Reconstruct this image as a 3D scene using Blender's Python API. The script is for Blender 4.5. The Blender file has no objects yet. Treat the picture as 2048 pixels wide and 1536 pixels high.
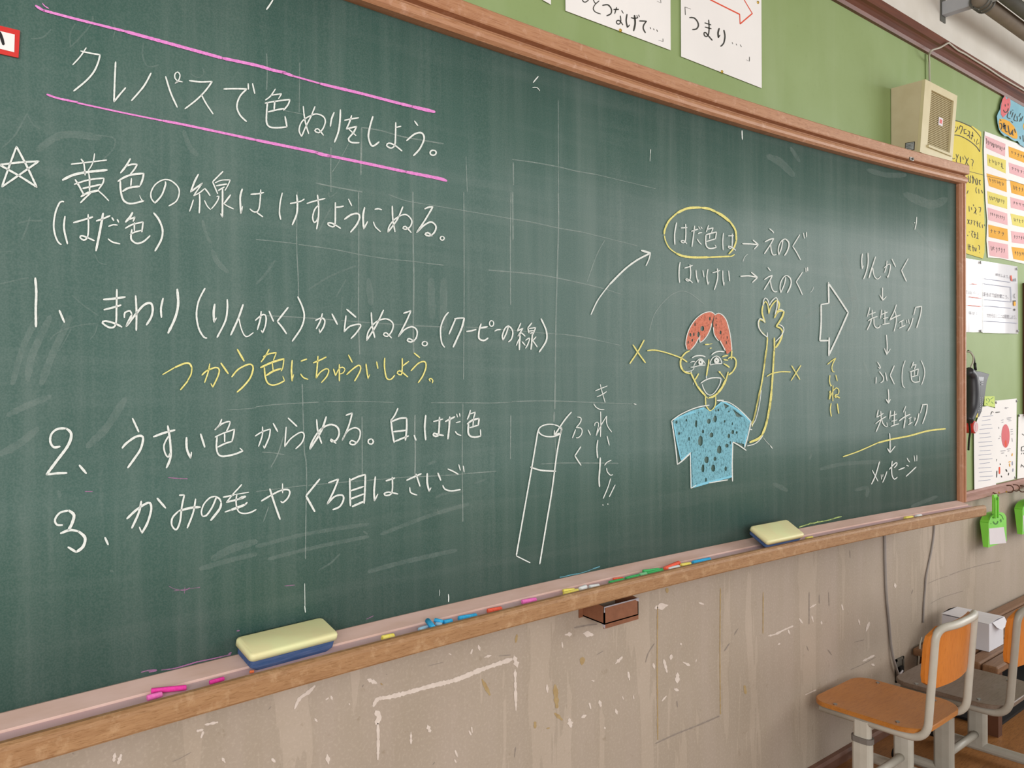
import bpy, bmesh, math, random
from mathutils import Vector, Matrix
from mathutils.geometry import tessellate_polygon

# ------------------------------------------------------------------ camera
F, YAW, PITCH, ROLL = 1660.814, 0.705033, -0.007934, -0.006209
HC = 1.30                                   # eye height above the floor
_f = Vector((math.sin(YAW)*math.cos(PITCH), math.cos(YAW)*math.cos(PITCH), math.sin(PITCH)))
_r = Vector((math.cos(YAW), -math.sin(YAW), 0)); _u = _r.cross(_f)
_c, _s = math.cos(ROLL), math.sin(ROLL)
RT = _c*_r + _s*_u; UP = -_s*_r + _c*_u; FW = _f
CAM = Vector((0, 0, HC))
scene = bpy.context.scene
col = scene.collection
cam = bpy.data.cameras.new('camera'); cam.sensor_width = 36; cam.lens = F*36/2048; cam.clip_start = .02
co = bpy.data.objects.new('camera', cam); col.objects.link(co)
M = Matrix((RT, UP, -FW)).transposed().to_4x4(); M.translation = CAM
co.matrix_world = M
scene.camera = co

# ------------------------------------------------------------------ light
world = bpy.data.worlds.new('world'); scene.world = world; world.use_nodes = True
bg = world.node_tree.nodes['Background']; bg.inputs['Color'].default_value = (.93, .96, 1, 1); bg.inputs['Strength'].default_value = 0.5
def area(name, loc, target, sx, sy, power, color):
    l = bpy.data.lights.new(name, 'AREA'); l.shape = 'RECTANGLE'; l.size = sx; l.size_y = sy
    l.energy = power; l.color = color
    o = bpy.data.objects.new(name, l); col.objects.link(o); o.location = loc
    o.rotation_euler = (Vector(target)-Vector(loc)).to_track_quat('-Z', 'Y').to_euler()
    return o
area('window_light_right', (5.9, -1.5, 2.0), (1.5, .2, 1.3), 4.2, 1.7, 90, (1, .985, .95))
area('window_light_left', (-1.7, -2.7, 1.9), (1.4, 1.3, 1.35), 4.2, 1.7, 150, (1, .985, .955))
vs = scene.view_settings
vs.view_transform = 'Standard'; vs.look = 'None'; vs.exposure = 0.32; vs.gamma = 1; vs.use_curve_mapping = False

# ------------------------------------------------------------------ placing helpers (pixels of the 2048x1536 frame -> real surfaces)
WALL = 1.42
BK, BX0, BY0 = 0.0315944, 1.311046, 1.378916     # the concave chalkboard: y = BY0 - BK (x - BX0)^2
ZB = HC - .4622; ZT = ZB + 1.16                  # bottom and top edge of the green surface
XL, XR = -.60, 3.2186
def ray(u, v): return RT*((u-1024)/F) + UP*((768-v)/F) + FW
def aty(u, v, y):
    d = ray(u, v); return CAM + d*(y/d.y)
def atz(u, v, z):
    d = ray(u, v); return CAM + d*((z-HC)/d.z)
def atx(u, v, x):
    d = ray(u, v); return CAM + d*(x/d.x)
def yb(x): return BY0 - BK*(x-BX0)**2
def onboard(u, v, off=0.0):
    d = ray(u, v); a = BK*d.x**2; b = d.y-2*BK*BX0*d.x; c = BK*BX0*BX0-(BY0-off)
    t = (-b+math.sqrt(b*b-4*a*c))/(2*a); return CAM + d*t

# ------------------------------------------------------------------ materials
def lin(h):
    h = h.lstrip('#'); r = []
    for i in (0, 2, 4):
        c = int(h[i:i+2], 16)/255; r.append(c/12.92 if c <= .04045 else ((c+.055)/1.055)**2.4)
    return (*r, 1)
class NT:
    def __init__(s, name):
        s.m = bpy.data.materials.new(name); s.m.use_nodes = True; s.t = s.m.node_tree
        s.b = s.t.nodes['Principled BSDF']
    def n(s, kind, **kw):
        x = s.t.nodes.new(kind)
        for k, v in kw.items():
            if k in x.inputs: x.inputs[k].default_value = v
            else: setattr(x, k, v)
        return x
    def l(s, a, b): s.t.links.new(a, b)
    def coords(s, scale=(1, 1, 1), rot=(0, 0, 0)):
        tc = s.n('ShaderNodeTexCoord'); mp = s.n('ShaderNodeMapping'); mp.inputs['Scale'].default_value = scale; mp.inputs['Rotation'].default_value = rot
        s.l(tc.outputs['Object'], mp.inputs['Vector']); return mp.outputs['Vector']
    def noise(s, vec, scale, detail=4, rough=.55, dist=0):
        x = s.n('ShaderNodeTexNoise'); x.inputs['Scale'].default_value = scale; x.inputs['Detail'].default_value = detail
        x.inputs['Roughness'].default_value = rough; x.inputs['Distortion'].default_value = dist
        s.l(vec, x.inputs['Vector']); return x.outputs['Fac']
    def ramp(s, fac, a, b, ca=(0, 0, 0, 1), cb=(1, 1, 1, 1)):
        x = s.n('ShaderNodeValToRGB'); e = x.color_ramp.elements; e[0].position = a; e[1].position = b; e[0].color = ca; e[1].color = cb
        s.l(fac, x.inputs['Fac']); return x.outputs['Color']
    def mix(s, fac, a, b, mode='MIX'):
        x = s.n('ShaderNodeMix'); x.data_type = 'RGBA'; x.blend_type = mode
        for val, i in ((fac, 0), (a, 6), (b, 7)):
            if hasattr(val, 'is_linked') or hasattr(val, 'links'): s.l(val, x.inputs[i])
            else: x.inputs[i].default_value = val
        return x.outputs[2]
    def out(s, c, rough=.6, spec=.5, metal=0):
        if hasattr(c, 'links'): s.l(c, s.b.inputs['Base Color'])
        else: s.b.inputs['Base Color'].default_value = c
        s.b.inputs['Roughness'].default_value = rough; s.b.inputs['Specular IOR Level'].default_value = spec; s.b.inputs['Metallic'].default_value = metal
    def bump(s, fac, strength=.3, dist=.002):
        x = s.n('ShaderNodeBump'); x.inputs['Strength'].default_value = strength; x.inputs['Distance'].default_value = dist
        s.l(fac, x.inputs['Height']); s.l(x.outputs['Normal'], s.b.inputs['Normal'])
    def alpha(s, fac): s.l(fac, s.b.inputs['Alpha'])
def plain(name, a, b=None, scale=30, rough=.6, spec=.4, metal=0, bump=0, stretch=(1, 1, 1)):
    m = NT(name); b = b or a
    f = m.noise(m.coords(stretch), scale)
    m.out(m.mix(m.ramp(f, .35, .65), lin(a), lin(b)), rough, spec, metal)
    if bump: m.bump(f, bump)
    return m.m
def wood(name, a, b, c, stretch=(1.5, 14, 14), scale=4, rough=.5, dust=None, dustamt=0):
    m = NT(name); v = m.coords(stretch)
    f = m.noise(v, scale, 6, .65, .6); g = m.noise(v, scale*6, 3, .6)
    k = m.mix(m.ramp(f, .3, .7), lin(a), lin(b)); k = m.mix(m.ramp(g, .5, .75), k, lin(c))
    if dust:
        h = m.noise(m.coords(), 38, 5, .7); k = m.mix(m.ramp(h, .55-dustamt, .75, cb=(.85, .85, .85, 1)), k, lin(dust))
    m.out(k, rough, .35); m.bump(g, .15, .001); return m.m

def board_material():
    m = NT('chalkboard_green')
    v = m.coords()
    big = m.noise(v, 1.6, 3, .6, .4)
    streak = m.noise(m.coords((16, 16, .7)), 1.0, 4, .6)
    fine = m.noise(m.coords((60, 60, 3)), 1.0, 3, .6)
    swipe = m.noise(m.coords((1.2, 1, 22), (0, -.42, 0)), 1.0, 4, .6, .3)
    cloth = m.noise(v, 420, 2, .5)
    c = m.mix(m.ramp(big, .3, .7), lin('#395951'), lin('#3d5f57'))
    c = m.mix(m.ramp(streak, .45, .85, cb=(.26, .26, .26, 1)), c, lin('#86968f'))
    c = m.mix(m.ramp(swipe, .5, .85, cb=(.16, .16, .16, 1)), c, lin('#8b9793'))
    c = m.mix(m.ramp(fine, .5, .9, cb=(.14, .14, .14, 1)), c, lin('#97a09c'))
    c = m.mix(m.ramp(cloth, .4, .62, cb=(.08, .08, .08, 1)), c, lin('#a3b0aa'))
    m.out(c, .52, .5); m.bump(cloth, .06, .0006); return m.m
def chalk_material(name, a, b, cover=1.0):
    m = NT(name); f = m.noise(m.coords(), 260, 3, .7)
    m.out(m.mix(m.ramp(f, .35, .62), lin(a), lin(b)), .95, .1)
    if cover < 1:
        g = m.noise(m.coords((1, 1, .6)), 190, 5, .75)
        m.alpha(m.ramp(g, .58-cover*.45, .80-cover*.38))
    return m.m
def faint_material(name, a, amount):
    m = NT(name); m.out(lin(a), .95, .1); g = m.noise(m.coords(), 55, 4, .7)
    m.alpha(m.ramp(g, .32, .78, ca=(amount*.25,)*3+(1,), cb=(amount,)*3+(1,))); return m.m
def wall_material():
    m = NT('aged_beige_plaster'); v = m.coords()
    a = m.noise(v, 2.2, 5, .6, .3); b = m.noise(m.coords((9, 9, .9)), 1, 4, .6); c = m.noise(v, 34, 5, .7); d = m.noise(v, 150, 3, .6)
    k = m.mix(m.ramp(a, .32, .68), lin('#aa9c8b'), lin('#b8aa9b'))
    k = m.mix(m.ramp(b, .45, .75, cb=(.5, .5, .5, 1)), k, lin('#c3b3aa'))
    k = m.mix(m.ramp(b, .42, .25, cb=(.28, .28, .28, 1)), k, lin('#8f8474'))
    k = m.mix(m.ramp(c, .63, .72, cb=(.35, .35, .35, 1)), k, lin('#86775f'))
    k = m.mix(m.ramp(d, .5, .7, cb=(.25, .25, .25, 1)), k, lin('#cdbfb0'))
    m.out(k, .55, .3); m.bump(c, .12, .002); return m.m
def green_material():
    m = NT('green_painted_plaster'); v = m.coords()
    a = m.noise(v, 2.5, 4, .6); b = m.noise(m.coords((8, 8, 1)), 1, 3); d = m.noise(v, 60, 3)
    k = m.mix(m.ramp(a, .3, .7), lin('#84995f'), lin('#8fa46e'))
    k = m.mix(m.ramp(b, .5, .8, cb=(.3, .3, .3, 1)), k, lin('#a6b78e'))
    k = m.mix(m.ramp(d, .6, .75, cb=(.2, .2, .2, 1)), k, lin('#7c8d5a'))
    m.out(k, .55, .35); m.bump(d, .05, .001); return m.m
MT = dict(
    board=board_material(), wall=wall_material(), green=green_material(),
    white_wall=plain('white_plaster', '#cfcac0', '#d8d4cc', 5, .8),
    ceiling=plain('ceiling_tile', '#b9b2a4', '#8d8474', 90, .9),
    floor=wood('floor_boards', '#8a5d33', '#a3703f', '#6d4526', (1, 8, 1), 6, .45),
    dark=plain('dark_shade_and_terminal', '#120d0b', rough=.9),
    frame=wood('frame_wood', '#ab7a58', '#bb8d6c', '#946244', (1.2, 30, 30), 3, .45, '#c9a189', .0),
    post=wood('post_wood', '#ac7654', '#b98565', '#935f42', (30, 30, 1.2), 3, .45, '#c9a189', .0),
    tray=wood('tray_wood', '#9a7350', '#ac8660', '#85603d', (3, 30, 30), 3, .5, '#bd9c78', .02),
    tray_dust=plain('chalk_dusted_wood', '#d3b3a6', '#ddbfb6', 9, .95, .1, stretch=(1, 3, 3)),
    groove=plain('dusty_groove', '#dcb6ba', '#d5bcc0', 5, .95, .1, stretch=(1, 2, 2)),
    rail=plain('dark_red_wood', '#5d2f1f', '#6d3a26', 8, .45, stretch=(.6, 8, 8)),
    base=plain('worn_brown_skirting', '#7d5a49', '#6a4a3c', 14, .6),
    ledge=plain('old_pink_brown_ledge', '#9c7265', '#a98378', 12, .55, stretch=(1, 6, 6)),
    c_white=chalk_material('white_chalk', '#e9ece8', '#d6deda'),
    c_yellow=chalk_material('yellow_chalk', '#ece69a', '#d9d27c'),
    c_pink=chalk_material('pink_chalk', '#e79ad6', '#d97fc8'),
    c_blue=chalk_material('blue_chalk', '#8fd0e6', '#7cc4dd'),
    c_bluefill=chalk_material('blue_chalk_shading', '#86c0d0', '#78b0c0', .74),
    c_redfill=chalk_material('red_chalk_shading', '#d98a74', '#c97863', .8),
    c_faint=faint_material('faint_white_chalk', '#c7d2cd', .42),
    c_smear=faint_material('smeared_chalk', '#b9c6c1', .16),
    c_purple=faint_material('smeared_pink_chalk', '#c583b8', .9),
    c_lime=faint_material('smeared_lime_chalk', '#c9e08c', 1.0),
    c_skyblue=faint_material('smeared_blue_chalk', '#7fc4d8', .9),
    paper=plain('white_paper', '#e9e7e5', '#efedeb', 3, .8, .2),
    ink=plain('black_marker', '#3f3f38', '#34342f', 40, .7),
    red_ink=plain('red_marker', '#dd5030', rough=.7),
    grey_ink=plain('grey_print', '#77767f', rough=.7),
    blue_ink=plain('blue_grey_print', '#8d92a8', rough=.7),
    ypaper=plain('yellow_paper', '#e2d268', '#dccb5e', 6, .8, .2),
    pink_strip=plain('pink_paper', '#dfaeb4', '#e3b8bb', 9, .8, .2),
    yellow_strip=plain('pale_yellow_paper', '#dccd6a', '#e0d67c', 9, .8, .2),
    orange_strip=plain('orange_paper', '#e0a640', '#e6b04e', 9, .8, .2),
    bluepaper=plain('sky_blue_card', '#74adc0', '#7fb8c8', 9, .35),
    heart=plain('red_card', '#cf5a60', '#d8676a', 9, .5),
    green_note=plain('lime_note', '#c9dc7c', '#c2d772', 9, .8),
    gloss=plain('laminated_sheet', '#d5d4d8', '#dcdbde', 3, .13, .9),
    brass=plain('brass', '#c9a545', '#d8b95c', 30, .3, .5, .8),
    steel=plain('steel', '#8d8f8d', '#9a9b98', 30, .35, .5, .8),
    beige=plain('cream_plastic', '#c8bd94', '#cdc29b', 20, .5),
    beige_side=plain('cream_painted_cabinet', '#c3b695', '#c9bd9d', 20, .6),
    grille=plain('speaker_cloth', '#a3966f', '#8f835f', 200, .8),
    slat=plain('speaker_slats', '#b9ac85', rough=.6),
    cable=plain('grey_beige_cable', '#a9a294', '#b0aa9c', 20, .5),
    gcable=plain('wall_grey_cable', '#938c88', '#9b9590', 20, .6),
    phone=plain('black_phone_plastic', '#2c2d33', '#34353b', 30, .38),
    screen=plain('phone_screen', '#6d7077', rough=.25),
    keys=plain('phone_keys', '#9a9ba0', rough=.5),
    redplastic=plain('red_plastic', '#d23a35', '#c9302c', 20, .35),
    lime=plain('lime_green_plastic', '#7ccf45', '#84d64c', 12, .35),
    limedark=plain('dark_green_moulding', '#3f7a2a', rough=.5),
    sticker=plain('white_sticker', '#dcd6da', '#d6d0d4', 9, .6),
    cap=plain('pale_yellow_plastic', '#e4e6b0', '#e6ddaa', 16, .45),
    felt=plain('dark_blue_felt', '#3d5680', '#55658c', 300, .95, .1, bump=.4, stretch=(.06, 1, 1)),
    rust=plain('brown_painted_metal', '#7d5038', '#8a5a40', 40, .5),
    bare=plain('worn_bare_edge', '#aca8ae', rough=.5),
    ply=wood('orange_plywood', '#b0702f', '#bb7a38', '#a1622a', (2, 12, 12), 3, .35),
    ply_back=wood('bright_orange_plywood', '#c8762a', '#d07f33', '#ba6a24', (12, 12, 2), 3, .33),
    oldply=wood('worn_grey_plywood', '#6b5a4b', '#75655a', '#5d4a3c', (2, 12, 12), 3, .4),
    steelpaint=plain('cream_painted_steel', '#bcb7aa', '#c4bfb3', 20, .35),
    steelpaint2=plain('grey_painted_steel', '#9c968a', '#a39d92', 20, .4),
    clip=plain('grey_clip', '#77716b', rough=.5),
    black=plain('black_rubber', '#1c1b1b', rough=.6),
    bench=wood('bench_slats', '#7d5b40', '#8a674a', '#664731', (2, 30, 30), 3, .5),
    benchdark=plain('dark_brown_bench_side', '#4d2d1a', '#5a3520', 10, .6),
    carton=plain('white_carton', '#dad9df', '#e0dfe4', 4, .6),
    pipe=plain('brown_grey_pipe', '#857a6c', '#7a7064', 14, .6),
    pipedark=plain('dark_grey_pipe', '#55554f', '#5d5d57', 14, .5),
    bracket=plain('pale_grey_steel', '#a3a6aa', '#aaadb0', 9, .6),
    chip=plain('bare_white_plaster', '#d3c6bb', '#dcd0c6', 60, .9),
    tape=plain('old_tape_mark', '#a48a5f', '#b09a70', 60, .7),
    scratch=plain('grey_scuff', '#958a80', '#8d8278', 60, .8),
    hole=plain('open_junction_box', '#6b675e', '#57534b', 40, .7),
)
CH = {k: chalk_material(k+'_chalk_stick', a, b) for k, a, b in (
    ('magenta', '#ee4fae', '#e63f9f'), ('pink', '#ef6cc0', '#f285c8'), ('orange', '#ef7f52', '#ef7f52'), ('yellow', '#f2df4e', '#f0e48a'),
    ('blue', '#2fa6e0', '#4db6e6'), ('paleblue', '#9ecbe8', '#b5d6ec'), ('red', '#f0583f', '#f07560'), ('white', '#eceff0', '#e3e6e8'),
    ('green', '#48b368', '#56bd74'), ('palegreen', '#78c48c', '#86cc98'))}

# ------------------------------------------------------------------ object helpers
def tag(o, label=None, cat=None, group=None, kind=None):
    for k, v in (('label', label), ('category', cat), ('group', group), ('kind', kind)):
        if v: o[k] = v
    return o
def empty(name, loc, label=None, cat=None, group=None, rz=0):
    o = bpy.data.objects.new(name, None); o.empty_display_size = .05; col.objects.link(o); o.location = loc; o.rotation_euler = (0, 0, rz)
    return tag(o, label, cat, group)
def attach(o, parent):
    o.parent = parent
    par = parent; mw = Matrix.Identity(4); chain = []
    while par: chain.append(par); par = par.parent
    for q in reversed(chain):
        loc = Matrix.Translation(q.location) @ q.rotation_euler.to_matrix().to_4x4()
        mw = mw @ (q.matrix_parent_inverse @ loc if q.parent else loc)
    o.matrix_parent_inverse = mw.inverted(); return o
def obj(name, bm, mats, parent=None, smooth=False, local=False, bevel=0):
    me = bpy.data.meshes.new(name); bmesh.ops.recalc_face_normals(bm, faces=bm.faces); bm.to_mesh(me); bm.free()
    for m in (mats if isinstance(mats, (list, tuple)) else [mats]): me.materials.append(MT[m] if isinstance(m, str) else m)
    o = bpy.data.objects.new(name, me); col.objects.link(o)
    if smooth:
        for p in me.polygons: p.use_smooth = True
    if bevel:
        b = o.modifiers.new('bevel', 'BEVEL'); b.width = bevel; b.segments = 2; b.limit_method = 'ANGLE'
    if parent is not None:
        if local: o.parent = parent
        else: attach(o, parent)
    return o
def box(bm, a, b, mi=0, mat=None):
    r = bmesh.ops.create_cube(bm, size=1); vs_ = r['verts']
    a = Vector(a); b = Vector(b); c = (a+b)/2; d = b-a
    for v in vs_:
        v.co = Vector((v.co.x*d.x+c.x, v.co.y*d.y+c.y, v.co.z*d.z+c.z))
        if mat: v.co = mat @ v.co
    for f in {f for v in vs_ for f in v.link_faces}: f.material_index = mi
    return vs_
def tube(bm, pts, r, seg=10, caps=True, squash=None):
    pts = [Vector(p) for p in pts]; rings = []; n = len(pts)
    up = None
    for i, p in enumerate(pts):
        t = (pts[min(i+1, n-1)]-pts[max(i-1, 0)]).normalized()
        if up is None: up = t.orthogonal().normalized()
        up = (up-t*up.dot(t)).normalized(); s = t.cross(up)
        rr = r[i] if isinstance(r, (list, tuple)) else r
        rings.append([bm.verts.new(p+(up*math.cos(a)+s*math.sin(a))*rr) for a in [2*math.pi*k/seg for k in range(seg)]])
    for i in range(n-1):
        for k in range(seg):
            bm.faces.new((rings[i][k], rings[i][(k+1) % seg], rings[i+1][(k+1) % seg], rings[i+1][k]))
    if caps: bm.faces.new(rings[0][::-1]); bm.faces.new(rings[-1])
def smooth_path(pts, n=6):
    pts = [Vector(p) for p in pts]
    if len(pts) < 3: return pts
    out = []
    for i in range(len(pts)-1):
        p0 = pts[max(i-1, 0)]; p1 = pts[i]; p2 = pts[i+1]; p3 = pts[min(i+2, len(pts)-1)]
        for k in range(n):
            t = k/n
            out.append(.5*((2*p1)+(p2-p0)*t+(2*p0-5*p1+4*p2-p3)*t*t+(3*p1-p0-3*p2+p3)*t**3))
    return out+[pts[-1]]
def fillet(pts, rad, n=6):
    pts = [Vector(p) for p in pts]; out = [pts[0]]
    for i in range(1, len(pts)-1):
        a = (pts[i-1]-pts[i]); b = (pts[i+1]-pts[i]); r = rad[i] if isinstance(rad, (list, tuple)) else rad
        d = min(r, a.length*.49, b.length*.49); p = pts[i]+a.normalized()*d; q = pts[i]+b.normalized()*d
        for k in range(n+1):
            t = k/n; out.append(p*(1-t)**2+pts[i]*2*t*(1-t)+q*t*t)
    return out+[pts[-1]]
def prism(bm, poly, ext):
    """poly: list of 3D points (planar), ext: extrusion vector"""
    ext = Vector(ext); a = [bm.verts.new(p) for p in poly]; b = [bm.verts.new(Vector(p)+ext) for p in poly]; n = len(poly)
    tri = tessellate_polygon([[Vector(p) for p in poly]])
    for t in tri:
        try:
            bm.faces.new([a[i] for i in t]); bm.faces.new([b[i] for i in reversed(t)])
        except ValueError: pass
    for i in range(n): bm.faces.new((a[i], a[(i+1) % n], b[(i+1) % n], b[i]))

# ------------------------------------------------------------------ strokes traced in the frame of a photo crop, laid on a real surface
rnd = random.Random(7)
def surf_board(off): return lambda u, v: onboard(u, v, off)
def surf_wall(y): return lambda u, v: aty(u, v, y)
def catmull(seg, step):
    if len(seg) < 3:
        (x0, y0), (x1, y1) = seg; n = max(2, int(math.hypot(x1-x0, y1-y0)/step))
        return [(x0+(x1-x0)*i/n, y0+(y1-y0)*i/n) for i in range(n+1)]
    out = []
    for i in range(len(seg)-1):
        p0 = seg[max(i-1, 0)]; p1 = seg[i]; p2 = seg[i+1]; p3 = seg[min(i+2, len(seg)-1)]
        n = max(2, int(math.hypot(p2[0]-p1[0], p2[1]-p1[1])/step))
        for k in range(n):
            t = k/n
            out.append(tuple(.5*(2*p1[j]+(p2[j]-p0[j])*t+(2*p0[j]-5*p1[j]+4*p2[j]-p3[j])*t*t+(3*p1[j]-p0[j]-3*p2[j]+p3[j])*t**3) for j in (0, 1)))
    return out+[seg[-1]]
def ribbon(bm, pts, w, surf, taper=.7, jit=.10):
    n = len(pts); L = []
    tot = sum(math.hypot(pts[i+1][0]-pts[i][0], pts[i+1][1]-pts[i][1]) for i in range(n-1)) or 1; acc = 0
    for i in range(n):
        a = pts[max(i-1, 0)]; b = pts[min(i+1, n-1)]; dx, dy = b[0]-a[0], b[1]-a[1]; d = math.hypot(dx, dy) or 1
        if i: acc += math.hypot(pts[i][0]-pts[i-1][0], pts[i][1]-pts[i-1][1])
        e = min(acc, tot-acc)/max(w*1.2, 1e-6); k = taper+(1-taper)*min(1, e)
        h = w*.5*k*(1+rnd.uniform(-jit, jit)); nx, ny = -dy/d*h, dx/d*h
        L.append((bm.verts.new(surf(pts[i][0]+nx, pts[i][1]+ny)), bm.verts.new(surf(pts[i][0]-nx, pts[i][1]-ny))))
    for i in range(n-1): bm.faces.new((L[i][0], L[i+1][0], L[i+1][1], L[i][1]))
    for i in (0, n-1):      # rounded ends
        a, b = pts[i], pts[1 if i == 0 else n-2]; dx, dy = a[0]-b[0], a[1]-b[1]; d = math.hypot(dx, dy) or 1
        c = bm.verts.new(surf(a[0]+dx/d*w*.3, a[1]+dy/d*w*.3)); bm.faces.new((L[i][0], c, L[i][1]))
def strokes(bm, crop, text, w, surf, taper=.7, jit=.10, step=3.0):
    x0, y0, s = crop
    for st in text.split(';'):
        st = st.strip()
        if not st: continue
        ww = w
        if st[0] == 'w': k, st = st.split(None, 1); ww = float(k[1:])
        segs = []; cur = []
        for part in st.split('|'):
            part = part.strip()
            if part[0] == 'w': k, part = part.split(None, 1); ww = float(k[1:])
            nums = [float(q) for q in part.split()]; pts = [(x0+nums[i]/s, y0+nums[i+1]/s) for i in range(0, len(nums)-1, 2)]
            if cur: pts = [cur[-1]]+pts
            cur = pts; segs.append((pts, ww))
        for sg, ww in segs:
            if len(sg) < 2: sg = [sg[0], (sg[0][0]+.8, sg[0][1]+.8)]
            ribbon(bm, catmull(sg, step), ww/s, surf, taper, jit)
def loop(cx, cy, rx, ry, n=12, gap=0): return ' '.join('%.0f %.0f' % (cx+rx*math.cos(2*math.pi*k/n-1.2), cy+ry*math.sin(2*math.pi*k/n-1.2)) for k in range(n+1))
def fill(bm, crop, loops, surf):
    x0, y0, s = crop; L = []
    for t in loops:
        nums = [float(q) for q in t.split()]; L.append([Vector((x0+nums[i]/s, y0+nums[i+1]/s, 0)) for i in range(0, len(nums)-1, 2)])
    flat = [p for l in L for p in l]; vs_ = [bm.verts.new(surf(p.x, p.y)) for p in flat]
    for t in tessellate_polygon(L):
        try: bm.faces.new([vs_[i] for i in t])
        except ValueError: pass

# ================================================================== the room
LEDGE_TOP = aty(1936, 981, WALL).z
RAIL_Z = aty(1768, 60.2, WALL).z
CEIL = 3.06
bm = bmesh.new()
for z0, z1, mi in ((0, LEDGE_TOP-.01, 0), (LEDGE_TOP-.01, RAIL_Z+.02, 1), (RAIL_Z+.02, CEIL, 2)):
    box(bm, (-3.0, WALL, z0), (5.6, WALL+.12, z1), mi)
wall = obj('wall_front', bm, ['wall', 'green', 'white_wall']); wall['kind'] = 'structure'
bm = bmesh.new(); box(bm, (-3.0, -3.6, -.08), (5.6, WALL+.12, 0)); fl = obj('floor', bm, 'floor'); fl['kind'] = 'structure'
bm = bmesh.new(); box(bm, (-3.0, -3.6, CEIL), (5.6, WALL+.12, CEIL+.08)); cl = obj('ceiling', bm, 'ceiling'); cl['kind'] = 'structure'
def sweep_x(name, prof, x0, x1, m, parent=None, kind='structure'):
    bm = bmesh.new(); n = len(prof)
    a = [bm.verts.new((x0, y, z)) for y, z in prof]; b = [bm.verts.new((x1, y, z)) for y, z in prof]
    for i in range(n): bm.faces.new((a[i], a[(i+1) % n], b[(i+1) % n], b[i]))
    bm.faces.new(a[::-1]); bm.faces.new(b)
    o = obj(name, bm, m, parent); 
    if kind: o['kind'] = kind
    return o
lip0 = aty(1768, 21, 1.372).z; lip1 = aty(1768, 2.7, 1.372).z
sweep_x('trim_1', [(WALL, RAIL_Z), (1.408, RAIL_Z), (1.404, RAIL_Z+.012), (1.392, lip0-.006), (1.384, lip0-.002), (1.372, lip0), (1.372, lip1), (WALL, lip1)], -3.0, 5.6, 'rail')
ledge_b = aty(1936, 1004.6, 1.385).z; ledge_t = aty(1936, 994.6, 1.385).z
sweep_x('trim_2', [(WALL, ledge_b), (1.389, ledge_b), (1.385, ledge_b+.003), (1.385, ledge_t-.002), (1.388, ledge_t), (1.404, ledge_t+.007), (1.406, LEDGE_TOP), (WALL, LEDGE_TOP)], 3.262, 5.6, 'ledge')
sweep_x('baseboard_front', [(WALL, 0), (1.398, 0), (1.398, .026), (1.404, .035), (WALL, .035)], -3.0, 5.6, 'base')

# marks, chips and old tape on the beige plaster
c13 = (512, 1152, 4); c23 = (1024, 1152, 4); c33 = (1536, 1152, 4); c03 = (0, 1152, 4); c32 = (1536, 768, 4)
SW = surf_wall(WALL-.0006)
bm = bmesh.new()
strokes(bm, c13, 'w34 940 1040 975 985 1060 970 1190 938 1400 880 1600 830 1800 750 2048 665; w60 965 1090 985 1130 965 1175; w22 975 1180 978 1320 975 1468; w26 310 1060 350 980 420 930 470 880', 30, SW, .6, .3)
strokes(bm, c23, 'w54 20 650 40 720; w18 25 750 28 900 32 1075; w40 1150 255 1210 240 1240 235; w30 1500 215 1530 225; w18 1215 670 1240 770; w30 1275 635 1270 665; w36 1325 780 1322 850; w22 1300 905 1330 915; w22 1370 690 1420 715; w50 580 460 640 470; w40 430 470 470 465; w28 700 1000 710 1040; w24 620 1020 630 1060; w30 830 1070 840 1100; w55 460 1150 470 1200; w26 560 1130 590 1115; w20 930 770 940 830; w26 830 700 880 650; w16 400 530 405 570; w12 885 965 890 985; w12 970 955 975 980; w16 280 870 284 930; w12 1200 1000 1235 960; w18 740 1210 745 1220; w20 1350 540 1355 550; w16 1130 700 1140 740; w10 1475 665 1470 690; w20 640 835 655 840', 20, SW, .5, .5)
strokes(bm, c03, 'w30 910 1480 920 1420; w26 945 1500 970 1430; w34 1580 1240 1620 1230; w34 1610 1290 1625 1250; w22 1640 1190 1740 1170; w26 1780 1460 1800 1490', 20, SW, .5, .5)
strokes(bm, c13, 'w16 470 1140 490 1165; w30 570 1430 580 1500; w30 130 1465 150 1485; w16 1240 1250 1240 1340; w44 1375 1200 1390 1240; w20 1705 1240 1720 1270; w16 1725 1210 1730 1250; w36 1595 1400 1610 1440; w24 1590 1470 1600 1490; w22 1720 620 1730 590; w40 1780 560 1790 590; w18 1830 650 1880 635; w40 900 830 960 855; w16 560 990 580 975; w14 600 960 610 990; w12 745 1020 750 1030; w16 1560 630 1545 620', 20, SW, .5, .5)
strokes(bm, c33, 'w14 0 480 60 465 130 430 200 400; w12 335 255 385 225; w20 250 340 275 375; w18 350 320 362 365; w22 725 350 735 390; w18 785 440 810 370; w14 590 230 600 270; w22 1015 60 1020 90; w14 80 550 95 540; w14 760 680 850 635; w18 830 705 850 715; w10 300 950 385 910; w14 160 430 175 465; w12 425 360 430 385', 12, SW, .5, .5)
obj('paint_chip_pattern', bm, 'chip', wall)
bm = bmesh.new()
strokes(bm, c23, 'w9 1165 240 1162 700 1166 1310; w8 1668 100 1664 600 1668 1105; w8 2010 130 2008 460; w34 345 875 360 1050; w26 345 1100 400 1150; w30 1240 100 1242 130; w46 565 660 560 700; w24 185 1170 185 1215; w18 40 470 30 530; w14 280 1220 300 1215; w24 1860 880 1870 940', 20, SW, .7, .3)
strokes(bm, c13, 'w24 1810 830 1840 890 1870 950; w16 1000 860 1010 870', 20, SW, .6, .3)
obj('tape_marking', bm, 'tape', wall)
bm = bmesh.new()
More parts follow.
